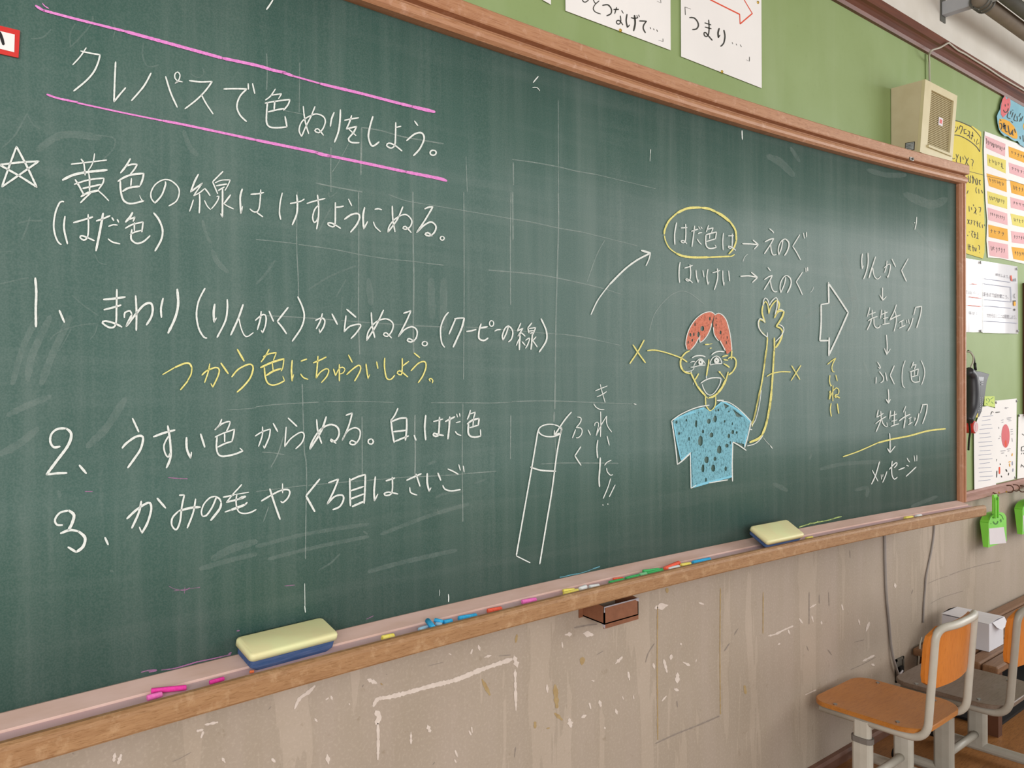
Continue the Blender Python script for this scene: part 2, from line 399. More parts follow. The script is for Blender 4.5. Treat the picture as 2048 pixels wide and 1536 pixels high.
strokes(bm, c23, 'w11 1150 1340 1300 1270 1500 1190 1660 1120; w7 1070 690 1090 620 1140 540; w14 500 415 600 395 680 385; w6 1780 470 1810 420; w9 1700 600 1740 540; w7 1320 1000 1325 1050; w5 680 630 730 600; w7 20 1450 30 1370', 8, SW, .5, .3)
strokes(bm, c13, 'w5 100 1070 120 1045; w6 860 870 850 890; w6 1040 785 1050 790; w7 1430 1490 1415 1510; w6 1940 640 2040 632; w4 1380 720 1500 690', 6, SW, .5, .3)
strokes(bm, c03, 'w5 1380 1485 1440 1460 1530 1410; w6 580 1418 590 1425', 6, SW, .5, .3)
strokes(bm, c33, 'w7 330 130 330 385; w6 485 130 490 240; w6 410 150 412 220; w5 660 750 760 705 860 650; w9 1150 140 1160 110; w6 310 560 325 600; w8 480 590 510 630; w5 690 530 770 510; w4 1280 60 1360 25 1440 0; w4 1300 220 1400 170 1560 120', 6, SW, .5, .3)
strokes(bm, c32, 'w5 1450 1530 1560 1490 1700 1450 1860 1415; w6 1840 1090 1870 1060; w5 655 1330 658 1390', 6, SW, .5, .3)
obj('scuff_marking', bm, 'scratch', wall)
# recessed junction box low on the wall
h0 = aty(1790, 1319, WALL); h1 = aty(1805.5, 1352, WALL)
t = empty('junction_box', (h0.x, WALL, h1.z), 'open grey junction box low in the beige wall behind the chairs', 'junction box')
bm = bmesh.new(); X0, X1, Z0, Z1 = h0.x, h1.x, h1.z-.01, h0.z
for a, b in (((X0, Z0), (X1, Z0+.008)), ((X0, Z1-.008), (X1, Z1)), ((X0, Z0), (X0+.008, Z1)), ((X1-.008, Z0), (X1, Z1))):
    box(bm, (a[0], WALL-.006, a[1]), (b[0], WALL-.0005, b[1]))
obj('frame', bm, 'hole', t)
bm = bmesh.new(); box(bm, (X0, WALL-.002, Z0), (X1, WALL-.0005, Z1)); obj('back_plate', bm, 'hole', t)
bm = bmesh.new(); box(bm, (X0+.018, WALL-.012, Z0+.03), (X1-.018, WALL-.002, Z0+.055)); obj('terminal_block', bm, 'dark', t)

# ================================================================== the chalkboard
board = empty('chalkboard', ((XL+XR)/2, WALL, ZB), 'long concave green chalkboard in a brown wooden frame, covered in chalk writing', 'chalkboard')
NX = 64; xs = [XL+(XR-XL)*i/NX for i in range(NX+1)]
bm = bmesh.new(); NZ = 4
g = [[bm.verts.new((x, yb(x), ZB-.02+(ZT-ZB+.04)*j/NZ)) for j in range(NZ+1)] for x in xs]
for i in range(NX):
    for j in range(NZ): bm.faces.new((g[i][j], g[i+1][j], g[i+1][j+1], g[i][j+1]))
so = obj('writing_surface', bm, 'board', board, smooth=True)
m_ = so.modifiers.new('thickness', 'SOLIDIFY'); m_.thickness = .012; m_.offset = -1 if so.data.polygons[0].normal.y < 0 else 1
def sweep_arc(name, prof, m, x0, x1, parent, n=60, mats=None):
    """prof: (d, z): d metres in front of the green surface, or 'w' for the wall"""
    bm = bmesh.new(); rings = []
    for i in range(n+1):
        x = x0+(x1-x0)*i/n
        rings.append([bm.verts.new((x, WALL-.001 if d == 'w' else yb(x)-d, z)) for d, z in prof])
    k = len(prof)
    for i in range(n):
        for j in range(k):
            f = bm.faces.new((rings[i][j], rings[i][(j+1) % k], rings[i+1][(j+1) % k], rings[i+1][j]))
            if mats: f.material_index = mats[j]
    bm.faces.new(rings[0][::-1]); bm.faces.new(rings[-1])
    return obj(name, bm, m, parent)
XO = 3.246
sweep_arc('top_frame', [('w', ZT), (.006, ZT), (.020, ZT+.001), (.0265, ZT+.007), (.028, ZT+.014), (.026, ZT+.021), (.021, ZT+.026), (.014, ZT+.0275), (.014, ZT+.032), (.030, ZT+.0335), (.032, ZT+.036), (.032, ZT+.064), (.029, ZT+.067), ('w', ZT+.067)], 'frame', XL-.04, XO, board)
def post(x_in, x_out):
    s = 1 if x_out > x_in else -1; w = abs(x_out-x_in); y0 = yb(x_in)
    prof = [(0, 'w'), (0, .010), (.004*s, .018), (.010*s, .020), (.012*s, .014), (.015*s, .014), (.017*s, .024), (s*(w-.002), .024), (s*w, .020), (s*w, 'w')]
    bm = bmesh.new(); zz = (ZB-.006, ZT+.03)
    R_ = [[bm.verts.new((x_in+dx, WALL-.001 if d == 'w' else y0-d, z)) for dx, d in prof] for z in zz]; k = len(prof)
    for j in range(k): bm.faces.new((R_[0][j], R_[0][(j+1) % k], R_[1][(j+1) % k], R_[1][j]))
    bm.faces.new(R_[0]); bm.faces.new(R_[1][::-1])
    obj('side_frame', bm, 'post', board)
post(XR, XO); post(XL, XL-.04)
TB, TT, TG = HC-.505, HC-.468, HC-.481           # tray: lip bottom, lip top, groove floor
sweep_arc('chalk_tray', [('w', ZB), (0, ZB), (.004, ZB+.0005), (.040, ZB-.010), (.041, ZB-.0135), (.080, TG), (.086, TT-.003), (.089, TT), (.096, TT-.0005), (.1005, TT-.004), (.102, TT-.010), (.102, TB+.003), (.100, TB), ('w', TB)],
          ['tray_dust', 'tray', 'groove'], XL-.05, 3.215, board, mats=[0, 0, 0, 0, 2, 2, 1, 1, 1, 1, 1, 1, 1, 1])
GZ = lambda d: ZB-.0135+(TG-ZB+.0135)*(d-.041)/.039

# ---- chalk marks
OFF = [0.0012]
def chalk(name, m, label, *items, parent=board, surf=None, **kw):
    OFF[0] += .00004; S = surf or surf_board(OFF[0]); bm = bmesh.new()
    for crop, w, text in items: strokes(bm, crop, text, w, S, **kw)
    o = obj(name, bm, m, parent)
    if label: o['label'] = label
    return o
c00 = (0, 0, 4); c10 = (512, 0, 4); c20 = (1024, 0, 4); c30 = (1536, 0, 4); c01 = (0, 384, 4); c11 = (512, 384, 4); c21 = (1024, 384, 4); c31 = (1536, 384, 4)
c02 = (0, 768, 4); c12 = (512, 768, 4); c22 = (1024, 768, 4)
K1 = (100, 300, 8.533); K2 = (300, 320, 8.533); K3 = (540, 360, 8.533); K4 = (400, 560, 7.314); K5 = (860, 600, 7.877); K6 = (320, 670, 8.533); K7 = (500, 680, 8.533)
K8 = (400, 900, 10.24); K9 = (420, 820, 10.24); H1 = (1340, 600, 12.8); H2 = (1340, 680, 12.8); S1 = (1320, 780, 10.24); N1 = (1490, 580, 10.24); N2 = (1490, 700, 10.24)
N3 = (1490, 780, 10.24); X1_ = (1250, 640, 12.8); T1 = (1320, 400, 10.24); T2 = (1330, 510, 12.8); T3 = (1480, 450, 12.8); T4 = (1480, 510, 12.8)
R1 = (1700, 490, 12.8); R2 = (1710, 590, 12.8); R3 = (1730, 690, 12.8); R4 = (1730, 780, 12.8); R5 = (1720, 880, 12.8); V1 = (1120, 750, 12.8); V2 = (1120, 850, 10.24)

# old half-wiped guide lines and smears first (lowest layer)
chalk('guide_line_marking', 'c_faint', 'faint half-wiped white grid lines',
  (c11, 9, '330 0 325 400 338 700 340 860; w7 0 380 160 395 330 415; w7 340 420 600 455 830 500 1050 535 1260 555 1360 570 1500 585; w9 820 0 822 400 820 1000 830 1300; w12 1255 0 1258 450 1262 700 1258 1100 1262 1290; w7 1662 0 1665 700 1660 1500; w9 2040 0 2035 400 2036 900; w9 1860 625 1950 632 2048 640; w9 80 990 300 1000 640 1025; w6 680 1028 980 1050 1250 1068; w9 1270 1070 1500 1080; w5 1680 1080 1900 1095 2048 1108; w6 1060 20 1200 70 1400 105 1700 155 2048 215'),
  (c10, 8, '85 430 90 560 85 720; w8 600 1180 598 1350 600 1536; w13 845 1020 842 1200 838 1400; w5 350 500 345 900; w10 850 1020 1000 1045 1180 1095 1500 1150; w6 1680 1250 1690 1536; w10 480 1465 650 1500 850 1536; w5 610 1375 660 1300 740 1150; w5 230 885 380 915'),
  (c20, 8, '0 1275 180 1300 370 1335 520 1370 670 1395; w10 10 1300 12 1480; w5 670 1395 900 1450 1150 1510; w6 370 800 372 1536'),
  (c21, 8, '0 215 150 240 380 290 560 320; w5 560 320 740 365 1000 430; w8 0 640 200 660 370 690 600 740 740 775; w4 740 775 880 820; w10 370 0 372 260 360 700 350 1100 345 1536; w5 0 1105 200 1125 420 1140; w8 420 1140 560 1160 700 1190; w4 700 1190 870 1228; w12 5 0 8 380; w6 740 390 680 500 600 720; w5 1100 1110 1150 960 1280 820 1400 800 1540 900'),
  (c12, 7, '0 182 150 165 310 155 500 145; w5 540 142 820 138 1100 148; w6 1400 150 1660 150 1880 152 2048 145; w9 370 0 385 500 400 620 405 780 400 1000 395 1400; w6 0 860 200 835 400 810; w6 420 810 700 785 900 770 1200 745; w8 1200 745 1540 730 1700 715 1920 698; w8 848 260 850 600 850 740; w12 1272 250 1270 400 1275 540 1270 760; w9 1655 160 1650 600 1655 1100; w8 2038 250 2035 600; w7 50 545 130 550 225 565; w9 220 420 175 560 120 665; w7 100 985 60 1100'),
  (c22, 8, '0 140 300 135 690 150; w6 690 150 850 155 960 158; w12 345 0 342 200; w8 230 640 400 632 600 632 850 634; w16 338 225 335 300; w6 345 430 350 640'),
  (c02, 5, '1810 208 1950 200 2048 190'))
chalk('chalk_stain', 'c_smear', 'pale wiped chalk smears',
  (c00, 60, '300 1200 500 1080 800 1100; w40 1470 1050 1520 1180 1580 1240; w14 565 380 560 280 600 190; w14 740 130 735 180 650 290 570 370; w12 1150 340 1140 440 1180 530 1270 520; w14 20 1180 120 1080 215 910; w12 215 910 270 1000 320 1030; w12 830 1270 900 1200 920 1120 860 1090 740 1085; w10 900 170 920 240 905 300; w9 1525 590 1580 620 1630 590 1620 540; w12 250 310 340 300 410 235'),
  (c01, 24, '1620 230 1650 340 1690 410; w40 1700 470 1740 560 1820 640; w14 150 250 230 230 330 230; w14 240 200 210 300 170 390; w10 580 830 660 900 790 990; w10 400 1180 470 1120 620 1070 770 1050; w10 780 1060 760 1130 720 1180; w9 470 1275 520 1190 570 1095; w60 220 1500 260 1300 400 1000; w60 330 1536 420 1300 560 1000; w10 0 480 90 475; w10 0 735 200 690 230 690; w50 100 1536 180 1250 300 1000; w10 760 500 790 560 850 580'),
  (c11, 20, '0 740 80 650 150 550; w14 420 780 600 670 800 590; w50 900 700 920 900; w60 1400 700 1410 1000; w60 1500 700 1500 1100; w14 500 320 560 200 600 130; w12 580 0 590 40 650 0; w10 690 840 680 1000; w10 770 840 760 930; w12 640 840 720 700'),
  (c02, 60, '0 560 150 480 300 360; w50 60 250 200 180 400 100; w60 700 500 850 350 1000 120; w40 480 900 470 860; w60 1700 1400 1850 1320 2048 1260; w40 1600 1480 1800 1420 2048 1360; w18 880 1490 910 1505'),
  (c12, 30, '0 1300 400 1200 900 1120; w30 100 1400 500 1300 900 1220; w36 900 1500 1200 1420 1600 1330; w30 1000 1200 1400 1050 1700 960; w14 500 1490 600 1430 670 1360; w24 1380 640 1440 620; w20 1440 910 1500 880 1640 860; w16 1750 795 1830 765; w14 1450 1000 1460 1040; w20 860 1180 890 1200'),
  (c30, 60, '0 1250 100 1300 200 1400; w40 800 1360 950 1400 1100 1400; w30 180 1180 250 1290'),
  (c31, 60, '600 500 700 900 640 1100; w70 1100 20 1300 100 1420 60; w40 300 1000 500 900 700 850; w10 130 1040 260 940 390 880; w20 1150 250 1350 500; w20 760 1350 830 1536; w26 250 1100 330 1050'),
  (c32, 30, '420 680 600 640 900 620; w30 700 850 790 830 790 900; w40 50 800 150 850; w30 1150 980 1250 940 1350 900; w20 330 600 350 560'))
chalk('chalk_stain', 'c_purple', 'pink scribbles along the bottom edge',
  ((0, 1152, 4), 9, '1130 770 1190 755 1255 752 1190 768 1250 760; 1290 752 1400 738 1560 692 1700 662 1845 628; w7 1420 735 1540 700 1580 682; w5 1350 80 1400 105 1480 115 1520 90; w4 1390 120 1460 110 1600 90; w4 1475 140 1480 90; w9 1895 440 1915 436; w14 1830 625 1850 612'),
  (c02, 8, '1345 748 1420 755 1500 758; w6 680 860 740 860'), (c13, 7, '885 345 940 318; w5 230 80 310 72'))
chalk('chalk_stain', 'c_lime', 'lime scribble along the bottom edge right of the right eraser', (c32, 9, '250 1145 330 1120 400 1105 480 1090 560 1066 590 1060; w7 320 1128 340 1112 370 1115 400 1098'))
chalk('chalk_stain', 'c_skyblue', 'pale blue scribble along the bottom edge', ((1100, 1090, 10.24), 20, '200 660 300 645 400 618 500 600 600 585; w14 600 585 760 535 880 490; w24 880 488 950 465 1020 440'))
chalk('chalk_marking', 'c_white', None, (c10, 13, '135 0 110 40 85 75'), (c20, 9, '210 612 190 635 170 660; w6 165 700 200 700 222 725; w9 1840 1045 1843 1115; w5 1110 1195 1107 1230; w3 1107 1230 1104 1290'), (c31, 7, '1190 200 1186 250 1175 300; w12 1172 245 1174 247'),
  ((820, 1150, 10.24), 22, '785 395 792 470 788 550; w8 600 300 610 360 600 430'), (N3, 20, '520 1140 560 1195; w6 380 980 440 1060 510 1130'), (c13, 8, '390 240 395 290; w4 390 60 392 240'), (V1, 26, '1890 735 1950 755'))

# heading and its two pink rules
chalk('pink_rule', 'c_pink', 'upper thick pink chalk line over the heading', (c00, 22, 'w20 285 45 320 68 355 88; w20 345 82 600 150 1000 250; w25 1000 250 1400 360 1780 465; w24 1780 465 2048 522 2188 562 2288 582; w22 2260 580 2300 592 2350 610; w14 2340 606 2418 628 2560 668; w22 2560 668 2648 690 2898 750 3148 815 3300 853; w26 3300 853 3478 895; w8 340 28 360 50 390 68'))
chalk('pink_rule', 'c_pink', 'lower thick pink chalk line under the heading', (c00, 22, 'w16 375 755 450 782 530 800 622 818; w13 615 822 1000 905 1300 965; w19 1300 965 1500 1003 2048 1120; w22 2048 1120 2548 1222; w26 2530 1222 2580 1236 2648 1250; w22 2620 1244 2848 1290 3248 1375; w25 3248 1375 3500 1425 3572 1446'))
chalk('chalk_lettering', 'c_white', 'white heading line between the pink rules',
  (c00, 14, 'w11 690 382 640 455 582 518; w12 645 408 720 425 800 438 | w14 785 500 750 575 690 645 590 728; w14 925 495 918 640 912 815 | 955 760 1005 702; 1208 585 1150 690 1052 805; w13 1325 612 1365 740 1418 858; w10 1425 652 1400 625 1400 592 1422 576 1440 600 1430 640 1400 668 | 1430 650 1460 656; w13 1515 645 1600 655 1698 652 | 1640 730 1570 800 1480 870; w11 1610 755 1650 830 1705 912; w13 1790 712 1880 710 1975 712 | 1920 770 1895 850 1920 920 1972 972; w12 1985 668 1988 715; w12 2020 668 2038 748'),
  (c10, 13, 'w11 155 712 115 770 75 800; w10 120 762 205 750 | 180 790; w12 72 825 170 808 272 796 | 255 840 220 882; 150 808 145 880; 98 895 160 880 225 868; w13 92 820 85 900 85 980 110 1015 170 1022 248 1015 | 232 932; w11 378 850 385 920 400 1000 422 1070; w11 472 852 440 930 395 1020 365 1092 | 345 1045 360 985 400 945 475 912 535 930 555 970 535 1030 500 1062 470 1045 495 1030 540 1082; 625 900 605 950 595 1010; w14 675 878 672 960 660 1050 628 1138; w12 708 962 770 950 822 942; 765 925 745 985 722 1032 | 770 1020 805 1012; 805 1010 780 1060 740 1110 760 1138 825 1142; w10 745 1035 800 1085; w14 935 932 910 1020 900 1100 930 1168 985 1135; w12 1118 980 1116 1080 1110 1160 1080 1185 1045 1165 1062 1145 1110 1162 1168 1208; w11 1118 1020 1160 1010; w11 1268 968 1295 1005; w14 1205 1125 1270 1072 1325 1064 1345 1110 1310 1190 1260 1245; w12 '+loop(1417, 1222, 24, 20)))
chalk('chalk_star', 'c_white', 'white five-pointed star left of the writing', (c00, 16, '132 1172 220 1340 295 1500; 295 1497 150 1405 -10 1315; -10 1320 150 1300 312 1290; 310 1290 160 1395 15 1495; 15 1495 70 1340 132 1172'))
chalk('chalk_lettering', 'c_white', 'first white sentence beside the star',
  (K1, 30, 'w24 360 242 600 215 968 172; w26 530 155 575 220 590 320 600 430; w22 760 62 742 180 700 280 655 345; w42 215 512 400 425 650 375 975 342; w28 662 400 675 500 675 700; w32 430 505 500 620 575 760; w28 415 585 600 525 750 495 920 480 | 905 560 830 670; w30 560 655 700 625 860 590; w38 530 795 650 730 830 690; w30 700 730 620 800 520 900; w22 830 700 920 780 1005 870; w34 1370 150 1300 270 1205 390; w28 1310 270 1400 245 1490 245 | 1440 330 1370 415; w34 1160 535 1260 470 1400 420 1600 400 | 1580 500 1540 605; w26 1390 485 1380 610; w34 1240 705 1350 645 1530 620; w32 1200 530 1205 680 1240 830 1300 895 1400 915 1600 868 | w14 1560 845 1530 775'),
  (K2, 28, 'w30 260 370 265 420 200 600 85 735 | w24 25 660 18 550 90 420 220 340 350 350 470 450 500 560 450 700 320 785; w32 825 245 760 370 695 545; w30 700 540 780 480 895 395 | w22 820 500 745 610; w22 745 612 850 555 935 485; w26 935 485 980 540 1025 608; w26 845 580 850 720 840 905; w22 740 680 710 780 675 875; w20 930 690 980 790 1035 845; w24 1245 195 1160 280 1068 372; w24 1068 372 1110 470 1155 575; w20 1110 390 1220 345 1370 340 | 1330 430 1280 520; w26 1130 440 1220 425 1310 410; w26 1165 520 1270 460; w30 1238 490 1238 700 1235 975 | w20 1205 915; w22 1140 625 1175 620 1160 680 1110 760 1050 832; w30 1375 595 1320 670 1262 745 | w20 1320 785 1425 835; w32 1575 495 1540 640 1552 915 | w20 1580 790; w26 1720 585 1850 575 1940 555; w24 1890 505 1880 680 1860 830 1820 885 1760 880 1705 835; w24 1815 890 1870 930 1925 970'),
  (K3, 30, 'w24 210 220 175 380 162 560 185 675; w24 345 400 460 380 540 355 585 325; w30 455 255 468 400 455 580 380 765; w24 630 400 740 365 940 315; w26 810 255 830 450 825 650 795 838; w24 825 430 760 510 728 640 755 725 800 690 815 640; w26 1115 385 1115 600 1108 760 1070 800 1000 770 990 735 1050 735 1110 765 1205 825; w28 1120 465 1190 460 1255 445; w22 1340 325 1395 440; w30 1270 670 1390 590 1500 575 1530 635 1480 760 1375 890; w32 1615 470 1588 620 1600 835 | w24 1665 710; w26 1790 500 1850 490 1905 508; w22 1765 715 1800 800 1885 880'),
  (c11, 14, 'w12 1090 112 1095 220 1112 318; w12 1175 118 1130 220 1055 322 | w11 1068 270 1120 210 1195 180 1245 225 1235 275 1200 298 1175 290 1195 275 1242 325; w13 1350 135 1380 122 1415 118 | 1355 220 1285 325 | 1340 270 1400 240 1440 275 1425 325 1385 352 1352 338 1375 325 1408 352; w10 '+loop(1490, 370, 16, 15)))
chalk('chalk_lettering', 'c_white', 'white bracketed line below the first sentence',
  (c01, 15, 'w14 510 78 480 82 445 160 430 260 440 340 465 400 490 420; 520 195 512 290 540 415; 588 245 660 225 742 200; w13 705 180 708 280 700 360 670 385 640 362 655 350 700 365 755 390; 770 232 820 215 880 190; w19 825 170 800 310 768 470; w14 895 205 910 228; w14 938 220 950 242; w11 868 275 905 262 940 265; w12 865 375 900 400 960 415; w18 1060 165 1040 200 1005 240; w12 1030 222 1080 200 | 1065 235; w13 1003 290 1060 260 1145 240 | 1135 320; w12 1075 245 1075 310; w12 1040 340 1080 320 1140 305; w14 1055 300 1048 370 1070 400 1100 412 1150 395 1200 350; w16 1230 168 1270 220 1300 300 1290 380 1240 472'))
chalk('chalk_lettering', 'c_white', 'white sentence numbered 1',
  (c01, 16, 'w20 282 688 290 800 286 940 288 1078; w18 475 948 515 1042; w17 828 860 920 852 1002 840; w16 832 942 900 925 968 905; w15 935 780 932 930 925 1060 880 1085 820 1048 842 1032 920 1052 975 1080; w15 1085 830 1092 960 1090 1108; w14 995 1005 1000 965 1040 952 1055 980 | w18 1010 1075 | 1080 985 1150 905 1205 890 1222 935 1210 1000 1172 1063; w16 1305 850 1288 930 1292 1003; w20 1418 778 1425 900 1400 1010 1345 1128; w14 1640 770 1590 870 1572 980 1590 1090 1630 1160 1655 1168'),
  (K4, 24, 'w34 215 355 200 480 208 615 | w18 240 555; w26 398 285 400 420 370 600 250 840; w28 630 360 560 560 450 805; w18 570 560 600 700 650 810 700 825 780 770; w22 810 590 900 515 950 510 968 560 955 670 915 775 | w16 895 735; w24 895 460 880 580 840 725; w22 1010 455 1075 605; w26 1290 400 1130 605 | w24 1200 690 1265 785; w24 1430 245 1500 400 1525 540 1480 700 1350 895; w22 1690 590 1780 555 1825 590 1810 680 1750 775 | w16 1742 715; w22 1790 490 1760 600 1700 715; w24 1930 495 2010 650'),
  (c11, 12, 'w14 725 938 800 1002; 720 990 705 1118 | 750 1075 820 1058 838 1072 800 1130 760 1172; 922 965 930 1070 950 1165; w13 1020 945 960 1070 885 1188 | w11 900 1115 960 1040 1040 1015 1095 1050 1088 1110 1050 1155 1020 1142 1040 1125 1085 1168; w12 1180 970 1240 950 | 1200 1040 1138 1158 | 1190 1100 1250 1078 1288 1110 1280 1170 1240 1200 1210 1188 1225 1172 1265 1195; w10 '+loop(1350, 1213, 20, 17)),
  (K5, 24, 'w22 290 195 230 270 172 420 168 560 188 680 230 745; w24 300 538 350 420 400 305; w22 385 298 460 285 540 285 | w28 500 440 430 600 365 742; w24 575 495 650 485 725 465; w26 805 375 775 480 770 600 820 635 870 632 915 598; w28 800 442 905 420; w18 '+loop(970, 370, 33, 45)+'; w22 1020 490 1060 470 1110 465; w22 1235 420 1200 530 1150 632 | 1140 560 1180 450 1235 410 1290 460 1305 530 1280 620 1235 660; w20 1430 365 1375 490 | 1465 445 | 1385 570; w20 1385 572 1440 515 | 1500 570; 1420 560 1410 680 1408 785; w18 1400 620 1360 715; w18 1450 655 1500 715; w20 1605 360 1540 440 | 1560 520; w18 1560 450 1665 435 | 1620 545; w18 1560 490 1640 480; w18 1580 525 1630 510; w24 1612 540 1600 700 1590 780; w18 1505 635 1570 600 1540 700 1505 760; w18 1670 580 1620 640 | 1690 740; w24 1750 295 1830 480 1832 640 1720 820'))
chalk('chalk_lettering', 'c_yellow', 'yellow sentence under sentence 1',
  (K6, 28, 'w20 45 675 250 555; w30 250 555 420 485 505 490 545 560; w22 545 560 530 670 470 780; w26 475 785 350 935; w26 715 685 800 610 950 555 1010 590 990 700 900 890 | w20 870 830; w22 850 490 820 640 762 810; w30 1040 480 1165 660; w32 1320 245 1435 445; w28 1225 715 1330 590 1480 510 1560 505 1590 570 1540 730 1420 880 1315 975'),
  (K7, 24, 'w24 325 158 265 270 190 375; w24 225 285 330 235 450 215 | w18 400 345; w34 180 470 380 380 580 320 | w20 560 470 530 530; w18 380 385 395 520; w32 280 605 400 530 530 490; w26 245 470 260 620 300 730 380 770 480 750 590 695 | w16 560 620; w28 720 345 708 520 720 700 | w14 745 590; w24 870 360 970 325; w24 865 580 910 640 990 672; w26 1080 390 1190 345 1300 290; w24 1160 275 1150 420 1130 650 | w22 1200 550 1300 490 1345 520 1310 620 1220 725; w22 1425 495 1460 610 | w18 1520 490 1580 465 1620 500 1590 560 1530 580; w22 1525 415 1525 700; w24 1680 255 1745 380; w24 1650 590 1760 490 1860 430 1890 480 1860 570 1785 700'),
  (c11, 11, '880 1375 888 1440 897 1493 | w7 910 1460; 965 1358 975 1412; 1030 1328 1028 1400 1045 1488 1080 1498 1110 1465; 1170 1330 1170 1400 1162 1462 1130 1450 1150 1430 1215 1480; 1175 1390 1222 1355; 1265 1288 1310 1325; 1240 1430 1300 1370 1350 1358 1360 1400 1335 1470 1298 1525; w9 1395 1515 1385 1498 1400 1492 1415 1508 1410 1528'))
chalk('chalk_lettering', 'c_white', 'white sentence numbered 2',
  (c02, 18, 'w18 480 500 430 505 402 460 412 400 460 360 530 355; w22 530 355 570 400 545 490 450 620 372 725 | w18 450 715 535 712; w20 635 650 690 715; w16 1060 275 1110 383; 978 512 1010 475 1080 425 1130 415 1145 440 1125 520 1080 590 1022 670; w17 1228 422 1310 392 1400 368; w18 1342 335 1360 450 1365 580 1332 670; w13 1345 420 1312 490 1320 550 1345 585 1362 550; w18 1492 428 1495 520 1525 592 | w12 1532 545; w16 1605 400 1638 505'),
  (K9, 34, 'w32 240 190 190 310 100 405; w30 110 395 250 280 385 235 415 250 | w30 380 350 330 450; w30 105 555 250 485 500 395 | w36 480 520 450 640; w30 300 480 300 650; w34 160 760 300 690 455 640; w36 145 550 132 750 160 890 230 945 350 940 520 900 675 838 | w24 612 780; w28 925 535 1070 445 1235 390 | w30 1210 560 1110 790 | w18 1090 730; w28 1075 345 1070 520 995 745; w32 1295 275 1385 440; w32 1600 165 1780 335; w28 1560 350 1530 750 | w28 1650 590 1820 470 1900 460 1930 530 1880 670 1755 795'),
  (c12, 14, 'w13 485 285 495 380 525 475; w15 562 262 520 380 430 522 | w14 450 460 510 370 590 325 650 345 665 400 640 450 605 460 600 442 640 475; w13 720 250 770 232 | 740 340 690 450 | w12 730 380 790 350 832 375 825 440 785 485 750 475 765 452 805 470; w12 '+loop(918, 460, 22, 22, 5)+'; w12 1135 195 1110 250 1080 290; 1080 285 1090 380 1105 468; 1085 300 1150 275 1205 272 | 1205 360 1195 450; 1100 382 1200 370; 1110 460 1170 435 1220 415; 1265 410 1280 450; 1358 250 1350 350 1358 448; w11 1420 300 1460 290 1495 280; 1468 265 1465 350 1455 415 1420 412 1425 395 1460 405 1500 412; 1515 300 1555 280 1590 262; 1550 262 1545 350 1535 440; w9 1605 240 1612 265; w9 1628 235 1632 260; w9 1600 310 1635 300; w11 1595 380 1610 400 1640 412; w12 1715 210 1705 250 1690 282; w11 1710 240 1755 225 | 1740 275; 1690 320 1730 290 1785 275 | 1778 330; w10 1740 285 1735 340; w11 1710 350 1775 330; 1700 320 1698 390 1720 420 1760 425 1798 415 | w10 1795 365'))
chalk('chalk_lettering', 'c_white', 'white sentence numbered 3',
  (c02, 18, 'w17 500 1128 455 1125 440 1085 480 1030 550 1012; w24 550 1012 592 1050 572 1125 545 1170; w20 485 1195 560 1168 630 1180; w24 630 1180 680 1230 665 1300 610 1345; w20 610 1345 545 1305; w18 840 1228 865 1285; w18 1015 1078 1100 1000 1190 950 1210 1000 1180 1110 1135 1192 | w12 1115 1145; 1130 938 1110 1030 1055 1152; w18 1258 915 1325 992; w14 1435 890 1475 888 | w14 1455 980 1440 1100 1410 1165 1375 1130 1380 1070 1430 1015; w18 1430 1015 1530 990 1602 985; w14 1565 920 1545 1030 1498 1152'),
  (K8, 36, 'w36 335 970 250 1170 130 1340 50 1355 | w30 28 1270 80 1110 200 980 310 950; w36 310 950 400 1000 435 1080; w46 435 1080 400 1210 220 1440; w28 855 705 800 770 680 900 540 1075; w32 475 965 560 950 700 920; w20 700 915 850 890 1000 865; w40 540 1068 700 1030 870 985; w60 800 1000 930 950; w30 510 1270 640 1225; w52 640 1225 780 1175 920 1120; w40 920 1120 965 1075; w30 755 900 738 1050 755 1180 800 1270 900 1300 1030 1280 1150 1220; w34 1255 1045 1450 930 1650 830 1790 810 1840 860 1800 980 1700 1075 1655 1050; w38 1430 795 1520 1080 1640 1420; w26 1690 690 1692 880'),
  (c12, 14, 'w15 510 760 400 895 | w18 470 1020; w13 580 790 660 760 | w14 620 860 570 960 | 630 900 690 890 700 925 670 980 615 1005; w14 750 755 752 870 755 975; 755 770 820 740 875 725 | 872 830 865 955; 755 855 860 820; 755 920 860 880; w16 770 980 865 938; 955 742 945 850 948 935 | w10 975 880; 1040 775 1110 752; w12 1090 745 1092 830 1080 880 1040 892 1025 878 1060 865 1135 880; w14 1205 770 1260 745 1322 718; w12 1280 720 1312 818; w11 1230 828 1235 865 1260 880 1288 888; 1370 715 1370 790 1385 858 | w9 1400 830; 1455 712 1478 770; w11 1535 680 1580 700 1618 722; w9 1622 645 1635 690; w9 1658 655 1665 705; w12 1495 812 1510 840 1560 855 1635 845'))

